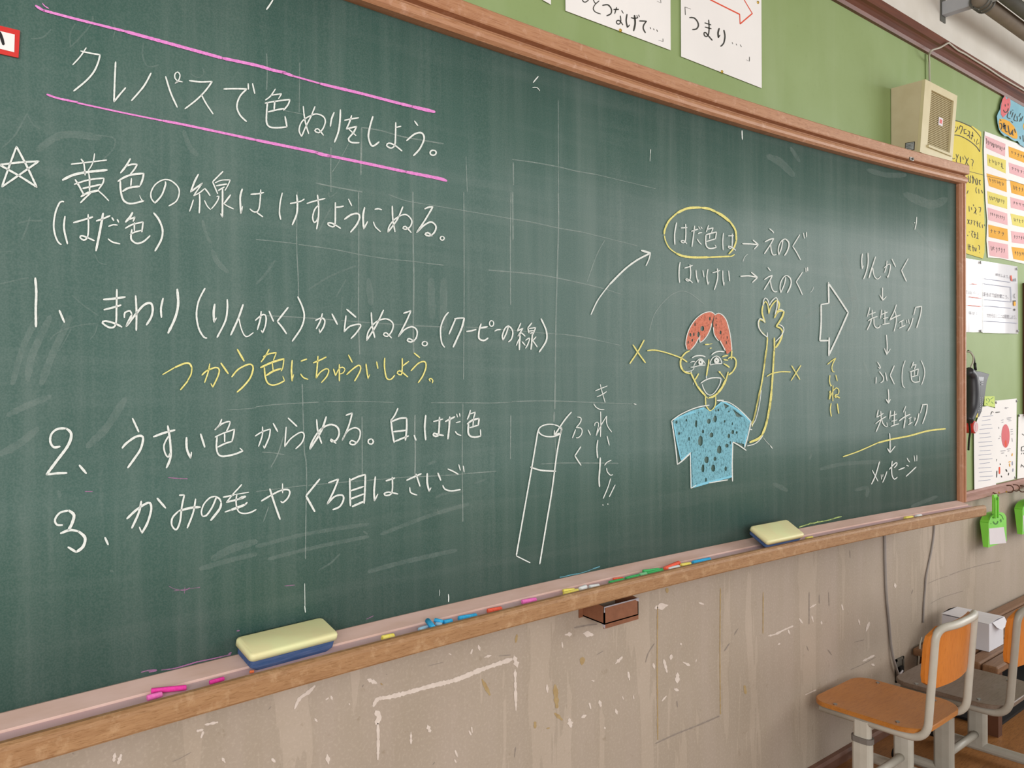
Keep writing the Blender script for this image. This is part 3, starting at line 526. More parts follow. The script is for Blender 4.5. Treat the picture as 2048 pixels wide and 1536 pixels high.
# tube drawing and the column beside it
chalk('tube_drawing_print', 'c_white', 'white outline drawing of an upright tube with an arrow',
  (c22, 10, loop(304, 372, 92, 50, 16)+'; w11 208 372 160 660 100 1000 35 1370; w11 398 350 360 550 320 850 270 1150 222 1440; w9 35 1375 80 1398 145 1430; w12 148 665 230 690 350 698; w11 475 225 420 290 340 410; w10 340 372 338 412 | 378 392; w7 395 345 400 365 385 400'))
chalk('chalk_lettering', 'c_white', 'white downward column of writing right of the tube',
  (V1, 20, 'w22 905 405 1050 345 1210 280; w22 945 560 1080 500 1190 425; w20 1030 240 1080 440 1155 700; w24 865 740 920 820 1020 880 1130 885; w24 1040 940 1045 1250 1035 1580; w20 890 1300 895 1240 950 1205 990 1250 975 1350 | w24 925 1555 | w22 1050 1290 1195 1050 | 1190 1200 1230 1330 1325 1460; w24 440 1075 510 1085 545 1130 510 1230 410 1350'),
  (V2, 22, 'w20 330 55 420 60 455 120 430 210 370 260 330 260; 320 95 255 265; 575 100 625 205; w26 775 310 755 480 772 675; w20 965 230 1010 415; w30 825 670 815 900 800 1100 810 1265; w20 915 825 960 765 1050 720; w20 955 885 965 950 1010 1010 1045 1030 1080 1015; w20 1035 1100 980 1280 885 1505; w20 1130 1225 1010 1470; w24 425 445 305 630 | 360 720 430 825'), (c22, 10, '725 966 730 970; 766 958 768 963'))
chalk('curved_arrow', 'c_white', 'white curved arrow rising to the ringed words', (c21, 14, 'w9 632 980 690 860 780 740; w14 780 740 900 620 1000 545 1105 490; w16 1035 468 1108 488 | w9 1095 540 1072 590'))

# ringed words and their neighbours
chalk('yellow_ring', 'c_yellow', 'yellow oval ring round the words', (T1, 38, 'w34 1410 1105 1510 985 1565 830; w38 1565 830 1545 620 1440 450; w52 1440 450 1280 320 1150 245; w46 1150 245 1000 180 850 158; w48 850 158 750 155 550 175 350 265; w36 350 265 190 420 105 590 86 700; w24 90 730 120 850 200 990 340 1095; w44 340 1095 480 1150 700 1175 1000 1172; w32 1000 1172 1430 1155; w28 1430 1155 1475 1148 1525 1115'))
chalk('chalk_lettering', 'c_white', 'small white words inside the yellow ring',
  (T1, 24, 'w26 340 465 300 700 305 910; 430 572 555 565; w22 525 495 530 700 510 862 450 870 430 840 490 835 550 895; w26 645 640 780 595; w22 710 530 690 700 655 955; w18 790 545 825 600; w18 835 550 865 585; w24 780 690 820 670 860 670; w20 765 800 800 860 850 910; w22 995 520 950 650; w24 970 600 1090 570 | w20 1050 680; w26 940 715 1050 680 1160 655 | w22 1135 800; w20 1020 690 1015 790; w22 950 850 1135 795; w26 940 725 938 890 970 970 1040 995 1155 970 | w18 1125 920; w22 1300 680 1285 850 1295 1025; w22 1395 735 1505 730; w20 1480 690 1480 850 1470 980 1410 980 1400 945 1470 965 1550 1030; w30 1690 895 1850 900 2015 915; w28 1905 820 2015 915 | w24 1930 1005; w8 1700 1260 1740 1160 1795 1110'),
  (T3, 32, 'w28 755 95 840 165 862 205; w34 640 430 760 370 865 345; w30 865 345 780 500 625 735; w26 785 500 800 640 830 740 870 770 930 750; w26 1100 385 1060 600 995 765 | 980 640 1010 500 1080 390 1160 355; w34 1160 355 1240 430 1252 540 1200 690 1140 780; w26 1530 250 1350 545 | 1450 700 1550 890; w24 1625 205 1650 340; w22 1700 180 1705 310'))
chalk('chalk_lettering', 'c_white', 'small white words directly below the yellow ring',
  (T2, 28, 'w30 390 185 365 330 360 550 375 705; 500 335 620 300 705 265; w26 640 240 658 450 640 620 590 668 530 630 560 610 640 650 705 710; w26 795 385 810 560 850 705 | w18 865 630; w24 970 395 1000 565; w28 1100 365 1072 560 1100 760 | w20 1130 685; w26 1220 455 1330 425 1405 395; w28 1340 350 1352 520 1330 680 1265 890; w26 1480 400 1482 600 1510 790 | w18 1520 700; w26 1630 405 1655 665'),
  (T4, 30, 'w34 15 545 230 535 450 575; w34 290 445 450 575 | w32 320 700; w30 715 320 780 405; w32 625 630 730 560 830 520 | w30 760 660 620 885; w26 780 665 800 800 840 900 890 942 950 935; w26 1170 570 1140 740 1045 965 | 1025 820 1060 660 1140 545 1205 525; w34 1205 525 1285 590 1312 700 1280 830 1210 965; w26 1600 440 1440 685 | 1520 840 1600 1020; w24 1685 330 1690 435; w28 1730 315 1735 410; w8 1885 810 1860 900 1800 955'))
chalk('block_arrow', 'c_white', 'white hollow block arrow pointing right', (c31, 13, '484 724 487 890 | w11 425 900 | w13 425 1050 415 1190 | w13 490 1188; 490 1165 487 1310; 486 1306 560 1150 642 965 | 560 840 484 730'))
chalk('chalk_lettering', 'c_yellow', 'yellow downward column of writing under the block arrow',
  (N2, 20, '1690 295 1780 220 1860 165 | 1800 280 1780 370 1800 440 1835 448; 1740 515 1732 640 1760 745 | w14 1780 715; 1860 510 1890 635; 1805 730 1798 900 1800 1045; 1730 870 1750 835 1745 890 1725 1015 | 1800 850 1870 775 1920 815 1920 870 1905 910; w28 1905 910 1850 925 1852 968 1890 955 1940 982; w20 1765 1090 1748 1220 1770 1358; w26 1890 1100 1920 1300'))
R_items = [
  ('white words at the top of the right-hand column', [(R1, 24, 'w28 320 225 300 400 315 610 | w16 350 530; w28 460 205 465 450 420 680 350 870; w26 655 300 570 560; w34 570 560 485 845; w22 585 590 610 750 660 850 720 868 790 800; w24 875 585 960 510 1020 490 1035 560 1010 700 965 845 | w18 950 790; w22 950 405 930 560 885 710; w26 1075 360 1170 560; w24 1490 350 1320 650 | w28 1380 790 1445 930; w26 835 1095 832 1260 840 1420; w24 765 1280 838 1420 | w24 930 1320'), (R2, 22, 'w26 805 1025 825 1300 815 1530; w28 755 1370 815 1530 | w20 905 1380')]),
  ('white words second in the right-hand column', [(R2, 24, '380 320 320 550; 365 500 525 440; 440 385 440 560; w26 340 660 450 590 570 550; w28 420 620 390 730 310 895; w26 485 600 490 750 525 820 570 845 630 820 645 770; w22 680 380 655 600; w26 670 500 835 435; 765 400 765 740; w24 720 605 845 575; w26 705 755 885 720; w26 1060 250 1000 430 890 640 | w32 1020 565 1160 510; w22 1030 420 1055 560 1050 730 1000 930; 1130 700 1245 640; w20 1200 670 1205 800; w26 1130 850 1285 775; w20 1315 640 1330 720; w20 1365 620 1390 740; w26 1485 590 1430 780 1350 920; w24 1555 310 1505 510; w28 1550 315 1705 290 | w28 1680 500 1580 840')]),
  ('white bracketed words third in the right-hand column', [(R3, 24, '320 435 390 560 380 600 345 570; 370 680 430 760 475 830 460 930 400 960; 290 820 280 985; 525 710 565 920; w26 750 530 645 775 | 750 1000; w20 1030 400 970 580 950 780 955 960 980 1060 1020 1095; w26 1245 435 1190 580; 1215 520 1310 500 | 1265 620; 1145 690 1260 650 1365 610 | 1345 765; w22 1265 650 1260 780; 1205 815 1350 770; 1180 690 1185 830 1210 920 1280 955 1395 935 | w18 1400 800; w20 1440 400 1510 570 1530 720 1500 880 1450 1015; w26 595 1135 608 1300 605 1490; w36 545 1395 605 1490; w24 605 1490 650 1390')]),
  ('white words fourth in the right-hand column above the yellow underline', [(R4, 24, '340 510 300 700 | 470 600; 405 545 415 740; 275 860 400 760 540 680; w28 415 740 370 870 285 1070; w24 430 740 450 840 520 930 575 935 | w16 560 830; 655 530 630 740; 645 670 810 615; w28 755 540 745 880; 680 800 820 765; w28 660 935 760 895 865 865; 1045 415 980 570; w32 875 790 1010 690 1155 620; w22 1030 550 1030 750; w32 1028 760 995 970; 1115 735 1190 695; w20 1155 720 1150 850; 1105 890 1210 825; w20 1258 700 1268 790; w20 1290 710 1300 760; w28 1380 600 1345 770 1280 910; 1480 380 1420 590; w28 1465 380 1595 365 | w28 1570 580 1475 860; w26 630 1110 645 1330 650 1530'), (R5, 24, '765 30 770 320; w30 705 220 770 325; w26 770 325 900 160')]),
  ('white words at the foot of the right-hand column', [(R5, 26, 'w28 500 555 400 900 295 1130; w22 315 775 460 1055; w16 540 885 550 1010; w16 590 880 580 940; w24 690 805 640 950 580 1085; w28 750 750 880 610 940 580 940 640 875 710; w26 825 540 810 700 820 900 880 1005 955 950; w30 990 765 1140 705; w22 1205 460 1235 520 1275 565; w26 1190 645 1245 670; w28 1435 690 1300 820 1180 930; w20 1385 400 1405 545; w18 1455 390 1455 540')])]
for lb, it in R_items: chalk('chalk_lettering', 'c_white', lb, *it)
chalk('yellow_underline', 'c_yellow', 'rising yellow underline across the right-hand column', (c32, 13, 'w9 600 582 720 540 880 470; w13 880 470 1000 440 1130 415 1280 375 1420 358'))

# the chalk child: outline + coloured-in hair and shirt as sub-parts
OFF[0] += .0001
figure = chalk('child_drawing', 'c_yellow', 'chalk drawing of a laughing child with one raised arm',
  (X1_, 34, '205 635 360 870 525 1095; 490 515 335 800 125 1115; w32 575 785 750 770 1000 820 1250 900 1450 980 1590 1075'),
  (H2, 40, 'w36 505 275 400 330 310 430; w44 310 430 270 550 280 680 340 790; w44 340 790 420 835 510 858; w32 1490 480 1540 442 1630 440; w36 1630 440 1690 520 1680 680 1600 820; w44 1600 820 1510 890; w40 530 830 580 940 700 1180; w48 700 1180 800 1310 910 1430; w22 900 1430 980 1500; w36 1490 820 1460 930 1440 1000; w56 1440 1000 1330 1220 1220 1360; w52 1220 1360 1120 1440 1000 1480; w36 1585 270 1575 400 1570 490; w34 900 115 1000 110; w16 1000 108 1080 95; w34 1025 214 1060 204; w34 995 500 985 620 960 750 935 920; w34 735 860 690 940 640 1020; w50 1255 805 1290 840; w26 1290 840 1400 985; w32 1340 430 1400 408 1480 395; w40 1380 505 1480 518; w40 1380 610 1440 640 1520 700'),
  (S1, 22, '930 90 938 310 | 1030 425 1130 320 1142 130'),
  (N1, 26, 'w32 410 670 375 560 350 440 370 310; w22 370 310 420 235 470 320 488 490; w26 488 490 520 370 590 260 655 205; w36 655 205 702 280 685 400; w28 685 400 640 480 605 570; w34 605 570 660 460 740 425 800 440; w36 800 440 770 540 700 660 640 745; w30 640 750 720 780 765 840 765 920; w40 765 920 710 1060 630 1180; w22 410 670 370 630 310 610 280 680 300 800 380 900 465 975; w26 462 980 440 1250 395 1536; w30 600 980 602 1200 585 1536'),
  (N2, 24, '450 540 560 480 750 445 935 450; w22 955 320 1125 605; w22 1145 315 945 625'),
  (N2, 28, '435 0 385 400 335 720 262 1050 190 1380 140 1530; w36 600 0 572 450 545 830; w40 545 830 512 1150 440 1500'),
  (N3, 36, 'w26 305 0 240 350 145 745; w44 545 0 520 250 460 600; w44 460 600 410 780 350 920; w48 350 920 270 1000 100 1070'),
  parent=board)
def sub(name, m, label, *items): return chalk(name, m, label, *items, parent=figure)
OFF[0] += .0001
S = surf_board(OFF[0]); bm = bmesh.new()
ell = lambda cx, cy, rx, ry: ' '.join('%.0f %.0f' % (cx+rx*math.cos(-k*.7854)*(1+.12*((k*7) % 3-1)), cy+ry*math.sin(-k*.7854)) for k in range(8))
fill(bm, H1, ['1140 365 1060 312 950 318 820 368 690 475 565 625 480 800 428 980 412 1130 445 1270 520 1275 600 1185 720 1010 762 935 768 1070 800 1070 900 960 1000 820 1050 680 1080 560', ell(1020, 480, 22, 50), ell(520, 890, 26, 50), ell(610, 880, 20, 50), ell(730, 880, 34, 75), ell(830, 730, 50, 70), ell(570, 1030, 20, 40), ell(640, 620, 16, 50), ell(465, 1080, 16, 45)], S)
fill(bm, H1, ['1140 395 1240 348 1345 398 1435 515 1492 700 1530 900 1560 1100 1575 1290 1480 1380 1445 1370 1430 1290 1300 1060 1240 1010 1150 900 1118 760 1105 600', ell(1295, 830, 26, 50), ell(1180, 640, 14, 45), ell(1465, 960, 12, 40), ell(1440, 1090, 12, 50), ell(1180, 470, 12, 30)], S)
hair = obj('hair', bm, 'c_redfill', figure); hair['label'] = 'hair coloured in with red chalk'
sub('hair_outline', 'c_white', None, (H1, 22, '1145 362 1060 305 950 310 820 360 680 470 560 620 470 800 420 980 405 1130 435 1265; 530 1278 640 1150 740 970; 768 910 760 1000 768 1085 | 850 1040 960 900 1040 720 1065 600; 1140 385 1240 338 1350 390 1440 510 1500 700 1545 900 1575 1150 1585 1280; 1110 700 1130 870 1190 980 1245 1045; w26 1280 1040 1350 1170 1415 1295'))
OFF[0] += .0001; S = surf_board(OFF[0]); bm = bmesh.new()
H = [(1130, 590, 40, 70), (1000, 640, 40, 55), (740, 690, 24, 80), (1195, 410, 20, 28), (1145, 420, 14, 22), (1410, 440, 18, 18), (830, 1040, 52, 110), (1215, 1220, 50, 85), (880, 850, 24, 40), (1055, 920, 42, 52), (1490, 860, 30, 45), (1570, 870, 22, 28), (1410, 940, 28, 46), (595, 1000, 18, 42), (1370, 1140, 38, 40), (955, 1430, 46, 72), (1125, 1410, 30, 44), (1090, 1600, 44, 76), (880, 1605, 32, 88), (1345, 1610, 26, 50), (335, 660, 22, 34), (390, 890, 26, 28), (540, 620, 18, 28), (795, 470, 13, 16), (1325, 640, 18, 30), (1480, 690, 12, 34), (1440, 1080, 12, 38), (940, 1840, 18, 44)]
fill(bm, S1, ['255 650 400 545 600 435 900 350 1025 440 1120 375 1250 245 1350 250 1540 355 1700 490 1845 655 1790 950 1730 1110 1490 1055 1475 1745 1000 1870 665 1980 650 1270 440 1390 340 1020', '1300 270 1420 320 1340 385', '1490 390 1700 545 1570 550']+[ell(*h) for h in H], S)
shirt = obj('shirt', bm, 'c_bluefill', figure); shirt['label'] = 'shirt coloured in with blue chalk'
sub('shirt_shading', 'c_blue', None, (S1, 34, 'w26 290 690 340 1000 430 1420; w44 290 610 500 520 900 370; w30 1270 245 1130 360; w36 1300 245 1500 350 1700 500 1850 650; w40 430 1430 630 1290; w26 1730 1150 1770 900; w26 628 1300 632 1650 645 1990; w46 680 1985 1000 1890 1480 1765; w22 1478 1090 1470 1500'))
sub('shirt_outline', 'c_white', None, (S1, 22, '1010 310 800 345 600 415 400 515 240 630 | 290 950 330 1250 355 1525; w26 365 1520 480 1430 630 1285; w30 1170 215 1300 212; w18 1270 235 1400 250 1560 345 1720 485 1868 645 | w22 1800 950 1735 1180; w26 1495 1065 1620 1135 1765 1235; w22 1492 1070 1480 1500 1485 1870; w18 620 1300 628 1600 635 2015 | w16 740 1950; w20 1000 1905 1200 1870 1390 1840; w20 1840 800 1885 812'))
sub('face_details', 'c_white', 'white chalk eyes, brows and mouth',
  (H2, 24, 'w32 570 455 640 415 740 400 830 405 905 432; w30 1070 380 1120 335 1200 300 1290 290 1390 302; w20 605 690 640 600 720 510 790 475 850 525 905 612; w22 530 695 620 690 750 655 905 640; w60 745 545 790 510 830 560 810 610 760 610 745 560; w22 1035 645 1030 570 1100 450 1200 410 1290 480 1328 600; w24 1035 640 1150 612 1325 602; w66 1150 520 1190 470 1235 520 1210 570 1160 560 1150 500; w20 520 575 580 550 635 555; w18 410 800 490 800 560 780 605 740 615 690; w30 790 1105 900 1030 1050 975 1180 965 1305 978 | w22 1295 1080 1220 1240 1120 1370 1020 1412 930 1360 860 1240 825 1135; w24 930 920 935 985; w12 595 1150 600 1090; w16 545 790 555 850'),
  (N1, 20, '370 320 385 210 420 165 470 210 500 320; 500 320 560 215 640 155 672 215; w22 660 220 655 350 615 500; 680 410 740 395 800 432; 695 705 765 740 798 815 745 930 630 1055; 405 660 370 610 310 585 272 650 285 770 360 890 455 960; w18 458 870 462 960'),
  (N3, 18, '370 930 285 1040 180 1110 45 1145; w14 335 0 295 300 220 600 140 730'))

# ================================================================== things on the tray
def eraser(label, corners, zf, zb, thick):
    bl = atz(*corners[1], zf); br = atz(*corners[2], zf); tl = atz(*corners[0], zb); tr = atz(*corners[3], zb)
    c = (bl+br+tl+tr)/4; ux = ((br-bl)+(tr-tl)).normalized(); vy = ((tl-bl)+(tr-br)); vy = (vy-ux*vy.dot(ux)).normalized(); nz = ux.cross(vy)
    L = ((br-bl).length+(tr-tl).length)/2; Wd = ((tl-bl).length+(tr-br).length)/2; Wd = min(max(Wd, .055), .07)
    Mx = Matrix((ux, vy, nz)).transposed().to_4x4(); Mx.translation = c
    t = empty('chalkboard_eraser', c - nz*thick, label, 'eraser', 'chalkboard erasers on the tray')
    def rrect(a, b, r, z, n=5):
        return [Vector((sx*(a-r)+r*math.cos(th), sy*(b-r)+r*math.sin(th), z)) for sx, sy, t0 in ((1, 1, 0), (-1, 1, .5), (-1, -1, 1), (1, -1, 1.5)) for th in [math.pi*(t0+.5*k/n) for k in range(n+1)]]
    def lofts(bm, secs):
        R_ = [[bm.verts.new(Mx @ p) for p in rrect(*s)] for s in secs]; n = len(R_[0])
        for i in range(len(R_)-1):
            for k in range(n): bm.faces.new((R_[i][k], R_[i][(k+1) % n], R_[i+1][(k+1) % n], R_[i+1][k]))
        bm.faces.new(R_[0][::-1]); bm.faces.new(R_[-1])
    a, b = L/2, Wd/2
    bm = bmesh.new(); lofts(bm, [(a, b, .008, -.0125), (a, b, .008, -.004), (a-.001, b-.001, .008, -.0015), (a-.004, b-.004, .006, 0)])
    obj('cap', bm, 'cap', t, smooth=True)
    bm = bmesh.new(); lofts(bm, [(a-.014, b-.004, .006, -thick), (a-.005, b-.003, .006, -thick+.006), (a-.004, b-.0025, .006, -.0126)])
    obj('felt_pad', bm, 'felt', t)
    bm = bmesh.new()
    for s in (-1, 1): lofts(bm, [(.0001+.0016, b-.010, .001, -thick+.002)]*0 or [(a*0+.002, .0035, .001, -.013), (.002, .0035, .001, -.0131)])
    bm.free()
    return t
eraser('large chalkboard eraser with cream cap lying flat at the left end of the tray', [(467, 1275), (506, 1310), (683, 1266), (640, 1233)], HC-.446, HC-.428, .034)
eraser('chalkboard eraser with cream cap tilted against the board at the right of the tray', [(1503, 1049), (1536, 1086), (1608, 1071), (1577, 1035)], HC-.452, HC-.413, .030)

def stick(u0, v0, u1, v1, r, m, label, lift=0.0, group='chalk sticks on the tray', name='chalk_stick'):
    z = TG+r+.0012+lift
    a = atz(u0, v0, z); b = atz(u1, v1, z)
    for _ in range(3):   # keep both ends between the ledge and the lip
        for P, (u, v) in ((a, (u0, v0)), (b, (u1, v1))):
            d = yb(P.x)-P.y; zz = max(GZ(min(d, .079)), TG)+r+.0006+lift; Q = atz(u, v, zz); P.x, P.y, P.z = Q
    d = (b-a); L = d.length; n = d.normalized()
    bm = bmesh.new(); e = r*.18
    tube(bm, [a, a+n*e, a+d*.5, b-n*e*1.5, b], [r*.72, r*.98, r, r*.97, r*.7], 12)
    o = obj(name, bm, CH[m], smooth=False); o.data.polygons.foreach_set('use_smooth', [len(p.vertices) == 4 for p in o.data.polygons])
    return tag(o, label, 'chalk', group)
stick(302, 1382, 373, 1375, .0042, 'magenta', 'long magenta chalk stick at the left end of the tray')
stick(294, 1396, 324, 1388, .0044, 'pink', 'short pink chalk stub in front of the long magenta stick')
stick(419, 1365, 448, 1357, .0034, 'magenta', 'small magenta chalk stub left of the large eraser')
stick(499, 1344, 508, 1343, .0024, 'orange', 'tiny orange chalk crumb under the near corner of the large eraser', name='chalk_crumb')
stick(764, 1277, 788, 1272, .0058, 'yellow', 'thick yellow chalk stub right of the large eraser, alone')
stick(838, 1260, 855, 1254, .0045, 'paleblue', 'pale blue chalk stub at the left edge of the blue pile')
stick(855, 1241, 867, 1256, .0054, 'blue', 'thick blue chalk stub lying crosswise in the blue pile', .003)
stick(869, 1240, 886, 1244, .0042, 'blue', 'thin blue chalk stub at the back of the blue pile', .003)
stick(871, 1248, 884, 1250, .0044, 'paleblue', 'whitish blue chalk stub in the middle of the blue pile')
stick(888, 1245, 904, 1242, .0052, 'blue', 'blue chalk stub at the right end of the blue pile')
stick(917, 1237, 953, 1231, .0050, 'blue', 'long blue chalk stick just right of the blue pile')
stick(975, 1222, 1003, 1217, .0048, 'red', 'red chalk stick between the blue and the pink chalk')
stick(1044, 1204, 1072, 1199, .0050, 'pink', 'pink chalk stub between the red stick and the yellow pair')
stick(1126, 1182, 1149, 1180, .0044, 'yellow', 'yellow chalk stub behind its yellow neighbour, left of the white pieces', .002)
stick(1128, 1189, 1156, 1181, .0050, 'yellow', 'yellow chalk stick in front of its yellow neighbour, left of the white pieces')
stick(1160, 1179, 1172, 1174, .0060, 'white', 'white chalk lump touching the yellow pair')
stick(1179, 1175, 1198, 1172, .0058, 'white', 'white chalk lump between the first white lump and the green chalk')
stick(1226, 1158, 1246, 1156, .0028, 'red', 'thin red chalk sliver behind the leftmost green stick', .002)
stick(1219, 1166, 1247, 1160, .0048, 'green', 'leftmost green chalk stick, above the brown box')
stick(1252, 1158, 1277, 1152, .0052, 'green', 'green chalk stick second from the left in the green row')
stick(1279, 1151, 1293, 1148, .0058, 'palegreen', 'pale green chalk stub in the middle of the green row')
stick(1286, 1143, 1318, 1139, .0044, 'green', 'green chalk stick lying behind at the right of the green row', .003)
stick(1294, 1148, 1325, 1140, .0052, 'green', 'green chalk stick in front at the right end of the green row')
stick(1330, 1138, 1358, 1126, .0062, 'red', 'red chalk stick leaning behind the white one, right of the green row', .002)
stick(1337, 1140, 1358, 1134, .0062, 'white', 'white chalk stick in front of the leaning red one')
stick(1362, 1132, 1381, 1129, .0068, 'yellow', 'yellow chalk stub left of the last blue stick')
stick(1386, 1126, 1420, 1119, .0062, 'blue', 'blue chalk stick farthest right of all blue ones, under the shirt drawing')
stick(1613, 1078, 1625, 1076, .0060, 'yellow', 'yellow chalk stub beside the tilted right eraser')
stick(1810, 1037, 1825, 1035, .0068, 'yellow', 'yellow chalk stub near the right end of the tray')
stick(1832, 1033, 1842, 1031, .0058, 'white', 'white chalk stub last before the right end of the tray')

# magnetic card at the left edge
c = [(-30, 44), (40, 61), (37, 115.5), (-33, 100)]
P = [onboard(u, v, .0035) for u, v in c]
bm = bmesh.new(); prism(bm, P, (0, .0025, 0)); t = empty('magnetic_card', (P[2]+P[3])/2, 'white card with a red border stuck on the board at its left edge', 'card')
obj('border', bm, 'redplastic', t)
cc = [(-30, 55), (29.5, 69), (28.5, 104.5), (-30, 90)]
bm = bmesh.new(); fill(bm, (0, 0, 1), [' '.join('%f %f' % q for q in cc)], surf_board(.0041)); obj('face', bm, 'paper', t)
bm = bmesh.new(); strokes(bm, c00, 'w26 -30 250 -5 262 12 300 28 355; w22 -110 250 -115 310 -90 350', 24, surf_board(.0046), .8, .05); obj('lettering', bm, 'black', t)

# brown metal box under the tray
f0 = aty(1209, 1258, 1.345); f1 = aty(1277, 1238, 1.345); ft = aty(1208, 1215, 1.345); wl = aty(1167, 1231, WALL-.001)
X0, X1 = f0.x, f1.x; zb_, zt_ = f0.z, ft.z; zw = wl.z
t = empty('metal_box', ((X0+X1)/2, WALL, zb_), 'brown painted metal box fixed to the wall under the tray', 'box')
bm = bmesh.new()
for xa, xb in ((X0, X0+.003), (X1-.003, X1)):
    prism(bm, [(xa, 1.345, zb_+.010), (xa, WALL-.001, zw), (xa, WALL-.001, zt_+.012), (xa, 1.345, zt_)], (xb-xa, 0, 0))
prism(bm, [(X0, 1.345, zb_+.010), (X0, WALL-.001, zw), (X0, WALL-.001, zw+.003), (X0, 1.345, zb_+.013)], (X1-X0, 0, 0))
box(bm, (X0, 1.345, zb_), (X1, 1.3485, zt_))
box(bm, (X0-.012, WALL-.004, zw-.002), (X0, WALL-.001, zt_+.012))
obj('body', bm, 'rust', t)
bm = bmesh.new(); tube(bm, [(X0-.0004, 1.3446, zt_-.012), (X0-.0004, 1.3446, zt_), (X1+.0004, 1.3446, zt_)], .0016, 6)
prism(bm, [(X0-.001, 1.344, zb_+.001), (X0-.001, 1.344, zb_+.010), (X0-.001, 1.353, zb_+.010)], (.002, 0, 0))
prism(bm, [(X1-.010, 1.3443, zt_-.003), (X1+.0006, 1.3443, zt_-.008), (X1+.0006, 1.3443, zt_+.0005), (X1-.010, 1.3443, zt_+.0005)], (0, .002, 0))
obj('bare_rim', bm, 'bare', t)

# ================================================================== papers above the board
PW = WALL-.004
def sheet(bm, pts, y, th=.0008, curl=0.0):
    prism(bm, [aty(u, v, y) for u, v in pts], (0, th, 0))
def paper(name, label, cat, pts, y, m, group=None):
    P = [aty(u, v, y) for u, v in pts]; lo = min(P, key=lambda q: q.z)
    t = empty(name, lo, label, cat, group); bm = bmesh.new(); prism(bm, P, (0, .0008, 0)); obj('sheet', bm, m, t); return t
def vp(u0, v0, dz, y):    # a pixel's wall point moved up by dz metres, back to a pixel pair on the same plane
    q = aty(u0, v0, y)+Vector((0, 0, dz))-CAM; return (1024+F*q.dot(RT)/q.dot(FW), 768-F*q.dot(UP)/q.dot(FW))
def poster3(bl, br, h, label, name='paper_sign'):
    tr, tl = vp(*br, h, PW), vp(*bl, h, PW)
    return paper(name, label, 'sign', [bl, br, tr, tl], PW, 'paper', 'white signs above the board')
G1 = (1020, 0, 6.0235); G2 = (1340, 0, 8.532)
SP = surf_wall(PW-.0004)
t = poster3((1131.3, 21.5), (1341.5, 100.5), .32, 'white handwritten sign in the middle of three above the board')
bm = bmesh.new(); strokes(bm, G1, 'w13 870 -8 885 20 915 24 950 -5; w11 1000 -10 1015 20 1035 50; w12 1075 10 1025 55 1003 105 1030 145 1092 168; w16 1115 65 1180 58 1222 110 1215 165 1165 190; w15 1250 115 1310 112; w13 1285 88 1262 165; w11 1345 125 1365 160; w14 1330 190 1335 250 1320 288 1290 285 1283 258 1305 245 1330 258 1360 300; w18 1410 172 1400 250 1415 330 | w14 1442 300; w16 1460 212 1500 222 1542 212; w22 1500 185 1508 280 1490 370; w10 1528 185 1536 205; w10 1550 178 1560 205; w16 1560 252 1645 255 | 1612 300 1606 345 1632 395; w9 1690 330 1696 348; w9 1728 345 1738 362; w9 1768 358 1778 382; w7 1843 465 1845 500 | w4 1790 485; w6 1815 -10 1820 35 | w3 1770 15', 14, SP, .8, .06)
obj('lettering', bm, 'ink', t)
t = poster3((1362.4, 113), (1523.5, 176.4), .32, 'white handwritten sign with a red arrow, right of three above the board')
bm = bmesh.new(); strokes(bm, G2, 'w24 335 300 410 305 470 370 485 440 450 495 385 505; w20 595 390 700 425; w20 600 462 705 490; w22 660 340 668 480 655 590 620 625 585 600 585 555 615 560 650 605 722 688; w30 840 485 820 560 828 640 | w20 852 600; w26 920 515 938 620 915 740 865 790; w10 1060 722 1072 750; w10 1128 748 1140 772; w10 1198 762 1220 800; w11 262 255 256 118 | w6 355 155; w12 1356 970 1355 1045 | w4 1300 1020', 20, SP, .85, .05)
obj('lettering', bm, 'ink', t)
bm = bmesh.new(); strokes(bm, G2, 'w22 640 -40 690 -5 1190 245 | w16 1197 408 | w22 1405 230 | w14 1250 -30', 20, SP, 1, .02); obj('arrow_outline', bm, 'red_ink', t)
poster3((1085.5, 0), (1102, 9.2), .30, 'white paper sign left of three above the board, only its corner showing')
def tack(u, v, label, y=PW, m='brass', r=.0045):
    q = aty(u, v, y); bm = bmesh.new(); tube(bm, [q+Vector((0, .0005, 0)), q-Vector((0, .0015, 0)), q-Vector((0, .0035, 0))], [r, r, r*.55], 12)
    return tag(obj('thumbtack', bm, m), label, 'thumbtack', 'thumbtacks in the wall papers')
tack(1240.5, 61, 'brass thumbtack at the lower edge of the middle white sign')
tack(1443.6, 143.5, 'brass thumbtack at the lower edge of the sign with the red arrow')
tack(1515.5, 5, 'brass thumbtack at the right edge of the sign with the red arrow')

# ================================================================== loudspeaker
sb = aty(1781, 177, WALL); sd = aty(1784, 304, WALL); sx = sb.x
ft_ = atx(1843.9, 160.5, sx); fb_ = atx(1833, 305.4, sx); wr = aty(1908, 192, ft_.y).x-sx
t = empty('wall_speaker', (sx+wr/2, WALL, fb_.z), 'cream box loudspeaker on the green wall above the board corner', 'speaker')
zt = (sb.z+ft_.z)/2; zb2 = (sd.z+fb_.z)/2; zb2 = fb_.z+.012; yt = ft_.y; ybm = fb_.y
def spq(x, s, z_, d=0):   # point on the slanted front: s 0..1 bottom to top
    return None
def fr(a, s, d=0.0):      # front plane coordinates
    y = ybm+(yt-ybm)*s; z = fb_.z+(zt-fb_.z)*s; return Vector((sx+wr*a, y-d, z))
bm = bmesh.new()
L_ = [Vector((sx, WALL-.002, sd.z-.01)), Vector((sx, WALL-.002, zt)), fr(0, 1), fr(0, 0)]
prism(bm, L_, (wr, 0, 0)); obj('cabinet', bm, 'beige_side', t)
